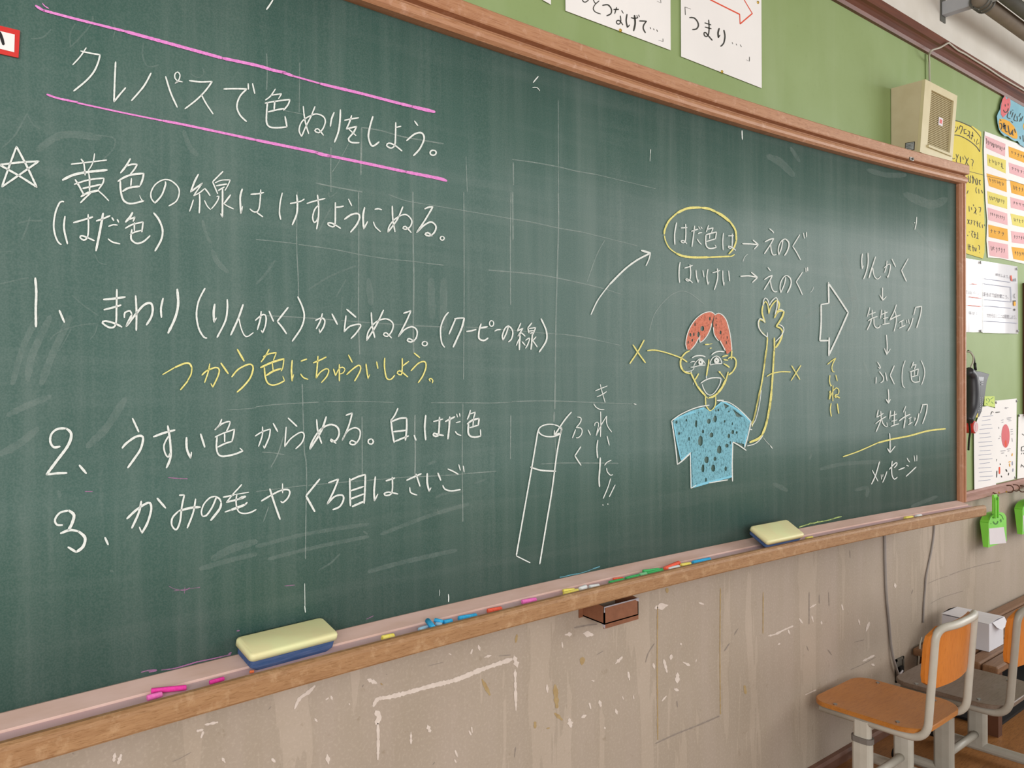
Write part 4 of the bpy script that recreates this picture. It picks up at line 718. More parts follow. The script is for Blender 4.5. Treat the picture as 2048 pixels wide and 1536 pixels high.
# bezel
bm = bmesh.new(); ia, ib, ja, jb = .20, .90, .14, .90; d = .012
def quad_ring(o, i, do, di):
    for k in range(4):
        a, b = o[k], o[(k+1) % 4]; c_, e = i[(k+1) % 4], i[k]
        bm.faces.new([bm.verts.new(p) for p in (a, b, c_, e)])
Oo = [fr(0, 0, d), fr(1, 0, d), fr(1, 1, d), fr(0, 1, d)]; Ii = [fr(ia, ja, d), fr(ib, ja, d), fr(ib, jb, d), fr(ia, jb, d)]; Ib = [fr(ia, ja, .001), fr(ib, ja, .001), fr(ib, jb, .001), fr(ia, jb, .001)]; Ob = [fr(0, 0, .0002), fr(1, 0, .0002), fr(1, 1, .0002), fr(0, 1, .0002)]
quad_ring(Oo, Ii, 0, 0); quad_ring(Ii, Ib, 0, 0); quad_ring(Ob, Oo, 0, 0); obj('bezel', bm, 'beige', t)
bm = bmesh.new(); bm.faces.new([bm.verts.new(p) for p in (fr(ia, ja, .002), fr(ib, ja, .002), fr(ib, jb, .002), fr(ia, jb, .002))]); gr = obj('grille', bm, 'grille', t)
bm = bmesh.new(); ns = 30
for k in range(ns):
    s0 = ja+(jb-ja)*(k+.2)/ns; s1 = ja+(jb-ja)*(k+.75)/ns
    prism(bm, [fr(ia, s0, .002), fr(ia, s0, .0055), fr(ia, s1, .0045), fr(ia, s1, .002)], (wr*(ib-ia), 0, 0))
obj('slats', bm, 'slat', gr)
bm = bmesh.new(); prism(bm, [fr(.19, .135, d-.001), fr(.92, .135, d-.001), fr(.92, .135, d+.006), fr(.19, .135, d+.006)], (0, 0, -.009)); obj('lower_lip', bm, 'beige', t)
bm = bmesh.new(); prism(bm, [fr(.53, .49, .0065), fr(.66, .49, .0065), fr(.66, .60, .0065), fr(.53, .60, .0065)], (0, .001, 0)); bd = obj('badge', bm, 'sticker', t); bd['label'] = 'small white badge with a red square'
bm = bmesh.new(); prism(bm, [fr(.56, .52, .0075), fr(.63, .52, .0075), fr(.63, .575, .0075), fr(.56, .575, .0075)], (0, .0008, 0)); obj('badge_mark', bm, 'redplastic', bd)
q = [atx(1811, 286, sx), atx(1830, 283, sx), atx(1829, 300, sx), atx(1809.5, 303, sx)]
bm = bmesh.new(); prism(bm, [p-Vector((.0012, 0, 0)) for p in q], (.001, 0, 0)); lb = obj('rating_label', bm, 'black', t)
cq = sum(q, Vector())/4
bm = bmesh.new(); prism(bm, [cq+(p-cq)*.84-Vector((.0018, 0, 0)) for p in q], (.0008, 0, 0)); obj('label_print', bm, 'bracket', lb)
def lerp3(a, b, t_): return a+(b-a)*t_
bm = bmesh.new()
for i, (a0, a1) in enumerate(((.12, .85), (.12, .6), (.12, .8), (.12, .5), (.12, .7))):
    s = .2+.13*i; A_, B_ = lerp3(q[0], q[3], s), lerp3(q[1], q[2], s); A2, B2 = lerp3(q[0], q[3], s+.05), lerp3(q[1], q[2], s+.05)
    prism(bm, [lerp3(A_, B_, a0)-Vector((.0022, 0, 0)), lerp3(A_, B_, a1)-Vector((.0022, 0, 0)), lerp3(A2, B2, a1)-Vector((.0022, 0, 0)), lerp3(A2, B2, a0)-Vector((.0022, 0, 0))], (.0003, 0, 0))
obj('print_lines', bm, 'ink', lb)
# speaker cable up over the rail and along it
bm = bmesh.new()
pts = [aty(1859.5, 170, WALL-.012), aty(1859, 150, WALL-.010), aty(1858.5, 125, WALL-.012), aty(1858, 112, 1.392), aty(1863, 101, 1.376), aty(1880, 95, 1.368), aty(1896, 86, 1.364), aty(1900, 88, 1.366), aty(1915, 100, 1.3665), aty(1930, 108, 1.3665), aty(1945, 117.5, 1.3665), aty(1975, 136, 1.3665), aty(2005, 156, 1.3665), aty(2048, 181, 1.3665), aty(2100, 212, 1.3665)]
tube(bm, smooth_path(pts, 5), .0036, 8); tag(obj('speaker_cable', bm, 'cable', smooth=True), 'thin beige cable rising from the loudspeaker and running along the brown rail', 'cable')
bm = bmesh.new(); tube(bm, smooth_path([aty(1852.5, 168, WALL-.003), aty(1852, 140, WALL-.003), aty(1852, 108, WALL-.003)], 4), .0022, 6); tag(obj('wire', bm, 'green', smooth=True), 'thin green painted wire on the wall just left of the speaker cable', 'wire')
# screw clip on top frame below the speaker
q = aty(1823, 318, yb(3.0)-.034); bm = bmesh.new(); box(bm, q+Vector((-.012, -.002, -.005)), q+Vector((.012, .003, .005))); tube(bm, [q+Vector((.003, -.001, 0)), q+Vector((.003, -.006, .001))], .004, 8)
tag(obj('metal_catch', bm, 'steel'), 'small worn metal catch on the top frame under the loudspeaker', 'catch')

# ================================================================== pipe fixture under the ceiling
ax = aty(1882, 20, WALL).x; z0 = aty(1882, 34, WALL).z; z1 = aty(1882, 5, WALL).z
t = empty('pipe_fixture', (ax, WALL, z0), 'grey bracket arm carrying two pipes high above the right of the board', 'pipe fixture')
bm = bmesh.new(); box(bm, (ax-.006, WALL-.34, z0+.004), (ax+.03, WALL-.004, z1)); obj('arm', bm, 'bracket', t, bevel=.003)
bm = bmesh.new(); box(bm, (ax-.010, WALL-.004, z0-.018), (ax+.034, WALL-.0005, z1+.03)); obj('wall_plate', bm, 'pipedark', t)
pe = atx(1962, 14, ax); py = pe.y; pz = pe.z+.026
bm = bmesh.new(); tube(bm, [(ax-.02, py, pz), (5.55, py, pz)], .028, 16); obj('lower_pipe', bm, 'pipe', t, smooth=True)
bm = bmesh.new(); tube(bm, [(ax-.05, py-.062, pz+.012), (5.55, py-.062, pz+.012)], .024, 16); obj('upper_pipe', bm, 'pipedark', t, smooth=True)
for dx, tl in ((-.012, .2), (.012, -.1), (.04, .12)):
    bm = bmesh.new(); tube(bm, [(ax+dx+.012*tl*math.sin(a), py+.036*math.cos(a), pz+.036*math.sin(a)) for a in [2*math.pi*k/20 for k in range(21)]], .0035, 6, caps=False); obj('wire_ring', bm, 'pipedark', t, smooth=True)

# ================================================================== papers at the right of the board
W1 = 1.4165
def px_fill(name, m, pts, y, parent, th=.0004, label=None):
    bm = bmesh.new(); prism(bm, [aty(u, v, y) for u, v in pts], (0, th, 0)); o = obj(name, bm, m, parent)
    if label: o['label'] = label
    return o
def text_on(parent, s, quad, y, m='ink', name='lettering'):
    """lettering set flat on a wall sheet, fitted to a four-point outline (TL, TR, BR, BL)"""
    cu = bpy.data.curves.new('lettering', 'FONT'); cu.body = s; cu.resolution_u = 3
    o = bpy.data.objects.new('lettering', cu); col.objects.link(o); dg = bpy.context.evaluated_depsgraph_get(); dg.update()
    me = bpy.data.meshes.new_from_object(o.evaluated_get(dg)); bpy.data.objects.remove(o)
    if not me.vertices: return None
    X = [v.co.x for v in me.vertices]; Y = [v.co.y for v in me.vertices]; x0, x1, y0, y1 = min(X), max(X), min(Y), max(Y)
    for v in me.vertices:
        a = (v.co.x-x0)/(x1-x0); b = 1-(v.co.y-y0)/(y1-y0)
        u = (quad[0][0]*(1-a)+quad[1][0]*a)*(1-b)+(quad[3][0]*(1-a)+quad[2][0]*a)*b
        w = (quad[0][1]*(1-a)+quad[1][1]*a)*(1-b)+(quad[3][1]*(1-a)+quad[2][1]*a)*b
        v.co = aty(u, w, y)
    me.materials.append(MT[m]); ob = bpy.data.objects.new(name, me); col.objects.link(ob); attach(ob, parent); return ob
def ink_on(parent, crop, w, text, y, m='ink', name='lettering', **kw):
    bm = bmesh.new(); strokes(bm, crop, text, w, surf_wall(y), .8, .06, step=1.5, **kw); return obj(name, bm, m, parent)
P1 = (1888, 220, 12.8); P2 = (1888, 320, 12.8); P3 = (1888, 420, 12.8)
t = paper('yellow_poster', 'tall yellow handwritten poster partly hidden behind the board frame', 'poster', [(1868, 230), (1905, 239), (1925, 246), (1943, 253), (1944, 251.5), (1962.5, 264), (1964.5, 320), (1967.5, 400), (1970, 470), (1969, 505), (1966, 517), (1870, 488)], W1, 'ypaper')
yi = W1-.0006
ink_on(t, P1, 22, '150 255 240 262 430 310 690 425 | w18 830 560 940 700 | w12 918 1070 | w22 830 940 650 790 450 680 300 640 170 660', yi, 'ink', 'banner_outline')
ink_on(t, P1, 20, '150 400 200 440; 240 350 235 450 210 560; w14 290 430 310 450; 355 430 330 510 285 570; 420 400 380 500; 415 400 480 430 | 460 520 420 605; 515 490 520 590; 530 500 570 500; 510 600 590 610; 610 530 660 560 | 640 640 590 660; 640 640 670 730; 735 560 735 640 700 750; 690 640 760 670; w12 780 740 790 810; w12 860 740 830 880 900 840', yi)
ink_on(t, P1, 16, '200 1190 240 1255 280 1230; 310 1130 340 1230 | 370 1140; 340 1230 315 1290 330 1350; w22 420 1190 425 1340; 480 1200 500 1270; 530 1170 540 1200; 545 1210 580 1290 540 1420; w18 630 1220 580 1330; 580 1330 600 1380 650 1440; 690 1260 740 1280 750 1330 725 1400 730 1440; w14 728 1480 730 1490', yi)
ink_on(t, P2, 12, '0 120 200 190 500 260 800 330 1000 385', yi, 'ink', 'rule')
ink_on(t, P2, 20, '620 400 640 560 680 580; 690 400 670 480 690 570; w26 735 400 750 500 740 600; 715 450 770 460; 790 480 830 630; 840 470 860 560 850 640; 890 520 940 530; 915 520 905 580 930 640; 620 780 590 860; w16 830 700 815 780 840 850; w16 890 740 900 860; w22 960 770 990 850', yi)
ink_on(t, P2, 18, '640 1180 650 1320; 700 1210 715 1280; 750 1140 765 1180; 790 1210 820 1280 770 1370; 830 1270 800 1320 830 1390; 890 1210 940 1220 935 1290 920 1340; w14 922 1400 924 1415', yi)
ink_on(t, P3, 17, '610 240 650 360; 650 250 610 350; 690 260 720 270 | 690 370; 760 270 800 290 | 775 340 790 390; 850 280 860 430; 830 330 880 340; 930 320 900 380 930 450; 980 370 990 460; 1035 370 1040 410', yi)
ink_on(t, P3, 17, '640 560 660 565; 700 540 750 545 | 710 620 740 700; 790 560 795 700 770 690; 760 620 830 640; 860 570 865 700 830 720 885 740; 605 640 615 665', yi)
ink_on(t, P3, 17, '620 870 625 1020; 660 880 665 1020 690 1040; 640 930 690 940; 740 900 750 1060; 720 960 770 970; 790 960 800 1050; 830 970 820 1060; 880 900 910 930 905 1020; w12 910 1080 912 1100', yi)
t = paper('strip_poster', 'white poster with rows of pink, yellow and orange paper strips', 'poster', [(1969.5, 262.5), (2075, 302), (2078, 533), (2045, 527), (2000, 516.5), (1976, 515), (1973, 480), (1974.5, 440), (1971, 400), (1969, 350), (1967.5, 300)], W1, 'paper')
ys = W1-.0005
rows = [('pink_strip', [(1970.5, 271), (2011, 288), (2010, 313), (1972, 296)]), ('orange_strip', [(2017, 292.5), (2070, 312), (2070, 334), (2018, 314)]),
 ('yellow_strip', [(1974, 308), (2012, 320.5), (2011.5, 347), (1975, 331)]), ('pink_strip', [(2017.5, 325), (2070, 342), (2070, 364), (2019, 346)]),
 ('orange_strip', [(1973, 346.5), (2013, 358), (2013.5, 384.5), (1978, 372)]), ('orange_strip', [(2020, 361), (2070, 375), (2070, 399), (2023, 386)]),
 ('yellow_strip', [(1974.5, 382), (2014.5, 394), (2014.5, 418), (1976, 407)]), ('pink_strip', [(2020.5, 394), (2070, 407), (2070, 427), (2022, 415.5)]),
 ('pink_strip', [(1975.5, 415), (2014.5, 427), (2015.5, 450.5), (1977, 440)]), ('yellow_strip', [(2021, 427), (2070, 438), (2070, 460), (2025, 450)]),
 ('orange_strip', [(1976.5, 449), (2015, 458), (2016.5, 482.5), (1977.5, 474)]), ('pink_strip', [(2022, 462), (2070, 469), (2070, 491), (2024, 485)]),
 ('pink_strip', [(1976.5, 481.5), (2016, 489), (2017, 518), (1979, 511)]), ('orange_strip', [(2023, 493.5), (2070, 500), (2070, 526), (2027, 518)])]
for m, q in rows: px_fill('paper_strip', m, q, ys, t, .0003)
bm = bmesh.new(); S = surf_wall(ys-.0005)
def scribble(q, n, seed):
    r = random.Random(seed)
    for k in range(n):
        a = .12+.78*k/n; b = .32
        def at(aa, bb):
            u = (q[0][0]*(1-aa)+q[1][0]*aa)*(1-bb)+(q[3][0]*(1-aa)+q[2][0]*aa)*bb; v = (q[0][1]*(1-aa)+q[1][1]*aa)*(1-bb)+(q[3][1]*(1-aa)+q[2][1]*aa)*bb; return u, v
        h = r.uniform(.22, .38); dx = .5*.78/n; w = .75
        kind = r.randrange(4)
        if kind in (0, 2): ribbon(bm, catmull([at(a, b), at(a+dx*.1, b+h*.6), at(a+dx*.35, b+h)], 1.2), w, S)
        if kind in (0, 1, 3): ribbon(bm, catmull([at(a-dx*.3, b+h*.35), at(a+dx, b+h*.3)], 1.2), w, S)
        if kind in (1, 3): ribbon(bm, catmull([at(a+dx*.5, b), at(a+dx*.6, b+h*.6), at(a, b+h)], 1.2), w, S)
        if kind == 2: ribbon(bm, catmull([at(a+dx, b+.05), at(a+dx*1.05, b+h*.6), at(a+dx*.6, b+h)], 1.2), w, S)
for i, (m, q) in enumerate(rows): scribble(q, (9, 7, 5, 7, 6, 7, 8, 6, 8, 7, 4, 8, 6, 8)[i], i)
obj('lettering', bm, 'ink', t)
ink_on(t, P1, 14, '1080 720 1100 800 1090 860; w16 1480 1350 1490 1480 1530 1500; w20 1545 960 1540 1020', ys-.0006)
ink_on(t, P2, 8, '1090 410 1300 460 1600 520 1650 520 1800 550 2048 640', ys-.0006, 'ink', 'string')
# cloud card with a heart
y3 = 1.409; ccx = (1968, 170, 10.24)
def cpts(txt): n = [float(q) for q in txt.split()]; return [(1968+n[i]/10.24, 170+n[i+1]/10.24) for i in range(0, len(n), 2)]
t = paper('cloud_card', 'sky blue cloud-shaped card with a red heart and orange oval under the rail', 'card', cpts('265 640 290 570 330 500 345 400 380 290 430 200 465 175 500 200 515 260 560 255 620 260 670 300 695 370 760 370 820 380 1050 470 1050 1330 820 1270 740 1220 690 1145 640 1150 560 1110 490 1055 430 1050 350 980 310 910 280 780'), y3, 'bluepaper')
hp = px_fill('heart', 'heart', cpts('380 290 430 222 465 300 500 262 535 270 545 400 520 520 460 600 390 665 350 600 345 480 360 380'), y3-.0010, t, .0008, 'red heart with a smiling face')
ink_on(hp, ccx, 16, '435 395 438 440; 495 380 498 420; w20 400 510 430 560 480 540 500 480', y3-.0016, 'ink', 'smile')
ov = px_fill('oval', 'orange_strip', cpts('305 760 325 690 400 695 520 745 620 850 670 960 690 1060 670 1105 600 1090 480 1020 370 950 320 880'), y3-.0010, t, .0008, 'orange oval with black lettering')
px_fill('oval_piece', 'orange_strip', cpts('800 840 820 780 1040 880 1040 980 820 920'), y3-.0010, t, .0008)
ink_on(ov, ccx, 22, 'w20 335 710 350 730; w22 325 790 355 790 370 850 350 910; w34 410 780 415 900; w24 395 850 450 820; w22 440 830 440 940 480 960; w22 495 830 520 980 550 1010 570 950; w22 590 920 585 1000 600 1030; w22 625 900 650 980', y3-.0017)
ink_on(t, ccx, 14, '500 560 480 660 540 690; 560 530 540 600; 580 510 600 520; 600 560 570 660; 650 590 615 710 680 740; 680 640 690 740; 750 580 720 650; 760 670 730 750; 800 640 760 740; 740 1050 750 1110; 800 1030 810 1150 819 1150; 560 740 590 770', y3-.0012, 'bluepaper2' if 'bluepaper2' in MT else 'ink')

# laminated sheets
y4 = 1.4155
def lam(label, pts, bulge):
    """glossy sheet with a slight wave so that it catches the windows"""
    P = [aty(u, v, y4) for u, v in pts]; x0 = P[0].x; x1 = P[1].x; zt_ = (P[0].z+P[1].z)/2; zb_ = (P[2].z+P[3].z)/2
    t = empty('laminated_sheet', ((x0+x1)/2, WALL, zb_), label, 'sheet', 'laminated sheets on the wall'); bm = bmesh.new(); n, mm = 18, 18
    g = [[None]*(mm+1) for _ in range(n+1)]
    for i in range(n+1):
        for j in range(mm+1):
            a, b = i/n, j/mm; q = P[0]*(1-a)*(1-b)+P[1]*a*(1-b)+P[2]*a*b+P[3]*(1-a)*b
            wv = bulge*(math.sin(a*9+b*2.2)*.0011*b+math.sin(a*3.1+1)*.0015*(1-b)+.0016*math.sin(math.pi*a))
            g[i][j] = bm.verts.new(q-Vector((0, wv+.0008, 0)))
    for i in range(n):
        for j in range(mm): bm.faces.new((g[i][j], g[i+1][j], g[i+1][j+1], g[i][j+1]))
    o = obj('sheet', bm, 'gloss', t, smooth=True); return t
L1 = (1888, 510, 8.53)
yl = y4-.0048
t = lam('glossy laminated sheet with printed lines, right of two under the posters', [(1964.3, 522), (2035, 533), (2036.5, 667.5), (1964.5, 665.5)], 1.0)
ink_on(t, L1, 9, '690 405 1130 465; 680 490 900 520 1140 550 | 1150 800 | 690 760; 690 870 900 885 1150 910; 680 1130 900 1140 1250 1165', yl, 'blue_ink', 'ruled_lines')
text_on(t, '話をしよう。', [(1992, 546), (2019, 550.5), (2019, 557.5), (1991, 551)], yl, 'grey_ink')
text_on(t, '最後まで話を聞こう。', [(1967.5, 583), (2017.5, 591), (2017.5, 598), (1967.5, 592.5)], yl, 'grey_ink')
text_on(t, 'わからないことは質問しよう。', [(1974, 626), (2033, 631), (2033, 638.5), (1974, 635)], yl, 'grey_ink')
ink_on(t, L1, 22, '1145 350 1150 400 1160 440', yl, 'red_ink', 'red_figure'); ink_on(t, L1, 16, '1190 410 1180 450; 1220 400 1225 450', yl, 'grey_ink', 'red_figure_legs')
ink_on(t, L1, 44, '1205 800 1207 860', yl, 'orange_strip', 'printed_child'); ink_on(t, L1, 20, '1185 785 1225 785; w26 1205 920 1207 945; w8 1210 660 1195 700 1215 740', yl, 'ink', 'printed_child_details')
t = lam('glossy laminated sheet with red lines, left of two and half behind the frame', [(1915, 513), (1963.8, 522), (1963.6, 664.5), (1915, 664)], -1.0)
ink_on(t, L1, 9, '420 710 640 740; 410 855 640 880; 470 490 560 500', yl, 'red_ink', 'ruled_lines')
text_on(t, 'んで話そう。', [(1922, 578), (1962, 584.5), (1962, 591.5), (1922, 586)], yl, 'grey_ink')
text_on(t, 'は話す', [(1938, 621), (1956, 624), (1956, 631), (1938, 628)], yl, 'grey_ink')
for u, v, lb in ((1961, 525, 'steel tack between the tops of the two laminated sheets'), (2033.5, 538, 'steel tack at the upper right corner of the right laminated sheet'), (1961.5, 662, 'steel tack between the bottoms of the two laminated sheets'), (2036, 662, 'steel tack at the lower right corner of the right laminated sheet')):
    tack(u, v, lb, yl+.0005, 'steel', .0065)
# dark frame edge at the right border
a = aty(2045, 566, WALL); b = aty(2046, 832, WALL)
bm = bmesh.new(); box(bm, (a.x, 1.385, b.z), (a.x+.05, WALL-.001, a.z), 0); t = empty('notice_frame', (a.x+.2, WALL, b.z), 'dark green notice frame at the right border of the photo', 'notice frame')
obj('frame_stile', bm, 'benchdark', t); bm = bmesh.new(); box(bm, (a.x+.05, 1.40, b.z), (a.x+.5, WALL-.001, a.z)); obj('panel', bm, 'board', t)

# lower papers, note
y5 = 1.416
t = paper('chart_sheet', 'white printed sheet with a pink pie chart and small figures', 'sheet', [(1990, 801.5), (2033.5, 797), (2032.5, 880), (2031, 958), (1991.5, 967), (1991, 880)], y5, 'paper')
bm = bmesh.new(); fill(bm, (1888, 680, 6.98), [' '.join('%.1f %.1f' % (860+58*math.cos(k*.3307), 1340+165*math.sin(k*.3307)) for k in range(19))], surf_wall(y5-.0006)); obj('pie_chart', bm, 'c_pie' if 'c_pie' in MT else 'heart', t)
C1 = (1888, 680, 6.98); C2 = (1888, 880, 6.98)
ink_on(t, C1, 7, '845 950 900 945; 860 940 870 960; 875 1090 940 1085; 880 1110 930 1105; 900 1130 940 1125; 800 1120 830 1115; 805 1150 830 1145; 930 1250 960 1245; 930 1280 960 1275; 935 1315 965 1310; 780 1340 790 1350; 760 1380 780 1370; 765 1215 768 1240; w5 950 1370 955 1420', y5-.0008, 'grey_ink', 'print')
ink_on(t, C2, 8, '790 155 860 148; 800 185 840 180; 880 130 930 120; 890 155 915 150; w10 870 215 875 225', y5-.0008, 'grey_ink', 'print')
ink_on(t, C2, 16, 'w22 775 380 775 470; w26 860 10 865 90', y5-.0009, 'red_ink', 'red_figure'); ink_on(t, C2, 14, '785 330 790 345; 800 500 808 520; 735 270 725 300; w20 865 410 880 440; 905 460 900 490; 740 430 735 520', y5-.0009, 'ink', 'dark_figures')
ink_on(t, C2, 16, '905 310 930 300; 915 330 920 370; 955 190 950 220', y5-.0010, 'orange_strip', 'figure_faces'); ink_on(t, C2, 14, '955 300 955 350; 965 400 962 440', y5-.0010, 'blue_ink', 'figure_clothes')
t = paper('handout_sheet', 'white printed sheet with grey text hanging lowest, behind the phone', 'sheet', [(1963, 814), (1975, 812), (1991, 817), (1992.5, 890), (1992, 973.5), (1949, 981), (1948.3, 920), (1948, 860)], y5-.0035, 'paper')
for k in range(16):
    v0 = 833+k*8.6; ink_on(t, (0, 0, 1), .9, '%.1f %.1f %.1f %.1f' % (1957+(k % 3)*1.2+max(0, 4-k)*2, v0, 1986-(k*5 % 7), v0-1.5-(k % 2)), y5-.0042, 'blue_ink', 'print')
ink_on(t, C1, 10, '655 1040 670 1000 690 1010; 720 1010 780 1005', y5-.0042, 'ink', 'heading')
paper('sticky_note', 'lime green sticky note beside the phone', 'note', [(1969.5, 792.5), (1989, 792.5), (1989.8, 814), (1968.5, 811)], y5-.005, 'green_note')
ink_on(bpy.data.objects['sticky_note'], C1, 7, '590 820 600 850; 610 810 640 840 620 870; 650 830 690 800; 660 860 690 890; 590 880 610 900', y5-.0056, 'limedark')
t = paper('calligraphy_sheet', 'white sheet with black brush characters at the right border', 'sheet', [(2037, 829), (2075, 826), (2072, 952), (2034.5, 957.5)], y5, 'paper')
ink_on(t, C2, 10, 'w12 1085 95 1080 150; 1085 100 1117 85; 1080 155 1130 145; w8 1090 180 1080 200; 1110 180 1117 195; 1085 340 1075 380; 1090 350 1117 380', y5-.0008); ink_on(t, C1, 10, '1090 1310 1117 1330', y5-.0008)
for u, v, lb in ((1992, 805, 'steel tack at the upper left corner of the pie chart sheet'), (2033, 802, 'steel tack at the upper right corner of the pie chart sheet'), (2030, 955, 'steel tack at the lower right corner of the pie chart sheet'), (2038, 831, 'steel tack on the sheet with brush characters')):
    tack(u, v, lb, y5-.001, 'steel', .006)

# ================================================================== wall phone, red button, ledge hooks and dustpans
t = empty('wall_phone', aty(1957, 835, WALL), 'black wall telephone half hidden behind the right board frame', 'telephone')
ypf = 1.375
TLp, TRp = aty(1942, 742, ypf), aty(1979.5, 748, ypf); BLp, BRp = aty(1944, 836, ypf), aty(1959, 834, ypf)
bm = bmesh.new(); prism(bm, [aty(u, v, ypf) for u, v in ((1943, 741), (1962, 743), (1979.5, 748), (1974, 764), (1970.5, 790), (1967, 808), (1963, 825), (1959, 834), (1944, 836), (1941, 790))], (0, WALL-.001-ypf, 0)); obj('body', bm, 'phone', t, bevel=.004)
bm = bmesh.new(); pth = [aty(u, v, ypf-.022) for u, v in ((1937, 742), (1944, 752), (1946, 775), (1946, 800), (1943.5, 822), (1937, 842))]
tube(bm, smooth_path(pth, 5), [.017+.009*math.sin(math.pi*k/25) for k in range(26)], 12); obj('handset', bm, 'phone', t, smooth=True)
px_fill('screen', 'screen', [(1951, 753), (1968, 754), (1967, 762), (1950, 761)], ypf-.0012, t, .001)
ink_on(t, C1, 15, '440 585 465 583; 485 590 505 588; 520 592 550 590; 440 625 460 623; 480 625 500 623; 520 625 545 622', ypf-.0014, 'keys', 'function_keys')
bm = bmesh.new(); S = surf_wall(ypf-.0016)
for j, vv in enumerate((802, 832, 862, 895, 925, 955, 985)):
    for i in range(4): strokes(bm, C1, '%d %d %d %d' % (462+i*24-j*1.5, vv+i*2, 474+i*22-j*1.5, vv+i*2+1), 12, S, .9, 0)
obj('keypad', bm, 'keys', t)
px_fill('yellow_label', 'ypaper', [(1948.5, 826), (1956.5, 826.5), (1955, 835), (1946.5, 834.5)], ypf-.0014, t, .001, 'yellow label')
bm = bmesh.new(); tube(bm, smooth_path([aty(1934, 703, 1.40), aty(1941, 705, 1.39), aty(1946.5, 714, 1.385), aty(1946, 724, 1.383), aty(1941.5, 735, 1.383), aty(1941, 742, 1.385)], 5), .0035, 8); obj('beige_cord', bm, 'cable', t, smooth=True)
bm = bmesh.new(); tube(bm, smooth_path([aty(1936, 701, 1.405), aty(1942, 705, 1.40), aty(1948, 715, 1.395), aty(1949.5, 726, 1.392)], 5), .003, 8); tube(bm, [aty(1949.5, 726, 1.392), aty(1951, 741, 1.39)], .006, 8); obj('black_cord', bm, 'black', t, smooth=True)
bm = bmesh.new(); tube(bm, smooth_path([aty(1937, 838, 1.35), aty(1940, 862, 1.37), aty(1938, 880, 1.40), aty(1937, 900, 1.41)], 5), .004, 8); obj('handset_cord', bm, 'black', t, smooth=True)
rc = aty(1951.3, 854.5, 1.372); bm = bmesh.new(); tube(bm, [Vector((rc.x, WALL-.002, rc.z)), Vector((rc.x, 1.375, rc.z)), Vector((rc.x, 1.372, rc.z))], [.026, .026, .022], 24)
t = empty('alarm_button', (rc.x, WALL, rc.z), 'round red alarm button with a clear front under the phone', 'button'); obj('housing', bm, 'redplastic', t, smooth=False)
bm = bmesh.new(); tube(bm, [Vector((rc.x, 1.3722, rc.z)), Vector((rc.x, 1.3705, rc.z))], .020, 24); obj('face', bm, 'pink_strip', t)
bm = bmesh.new(); tube(bm, [(rc.x+.021*math.cos(k*.2618), 1.3715, rc.z+.021*math.sin(k*.2618)) for k in range(25)], .002, 6, caps=False); tube(bm, [(rc.x-.004, 1.370, rc.z-.014), (rc.x-.004, 1.370, rc.z+.012)], .0022, 6); obj('white_ring', bm, 'sticker', t)
# cup hooks screwed into the ledge
def hook(u, v, label, r=.012):
    q = aty(u, v, 1.375); bm = bmesh.new()
    tube(bm, [q+Vector((0, .012, .012))]+[q+Vector((.35*r*math.sin(a), -r*math.sin(a)*.9, r*math.cos(a)-.002)) for a in [k*.42 for k in range(12)]], .0024, 7)
    return tag(obj('hook', bm, 'benchdark', smooth=True), label, 'hook', 'hooks in the wall ledge')
hook(1991, 991, 'small dark hook in the ledge holding the left dustpan', .010)
hook(2019, 977, 'large rusty ring hook second in the ledge', .016); hook(2032, 975, 'rusty ring hook third in the ledge', .014); hook(2045, 977, 'dark hook in the ledge holding the right dustpan', .014)
for u, v in ((1998, 985), (2012.5, 983.5)): tack(u, v, 'brass screw head in the ledge between the hooks, %s' % ('next to the left dustpan' if u < 2000 else 'beside the large ring hook'), 1.384, 'brass', .004)['category'] = 'screw'
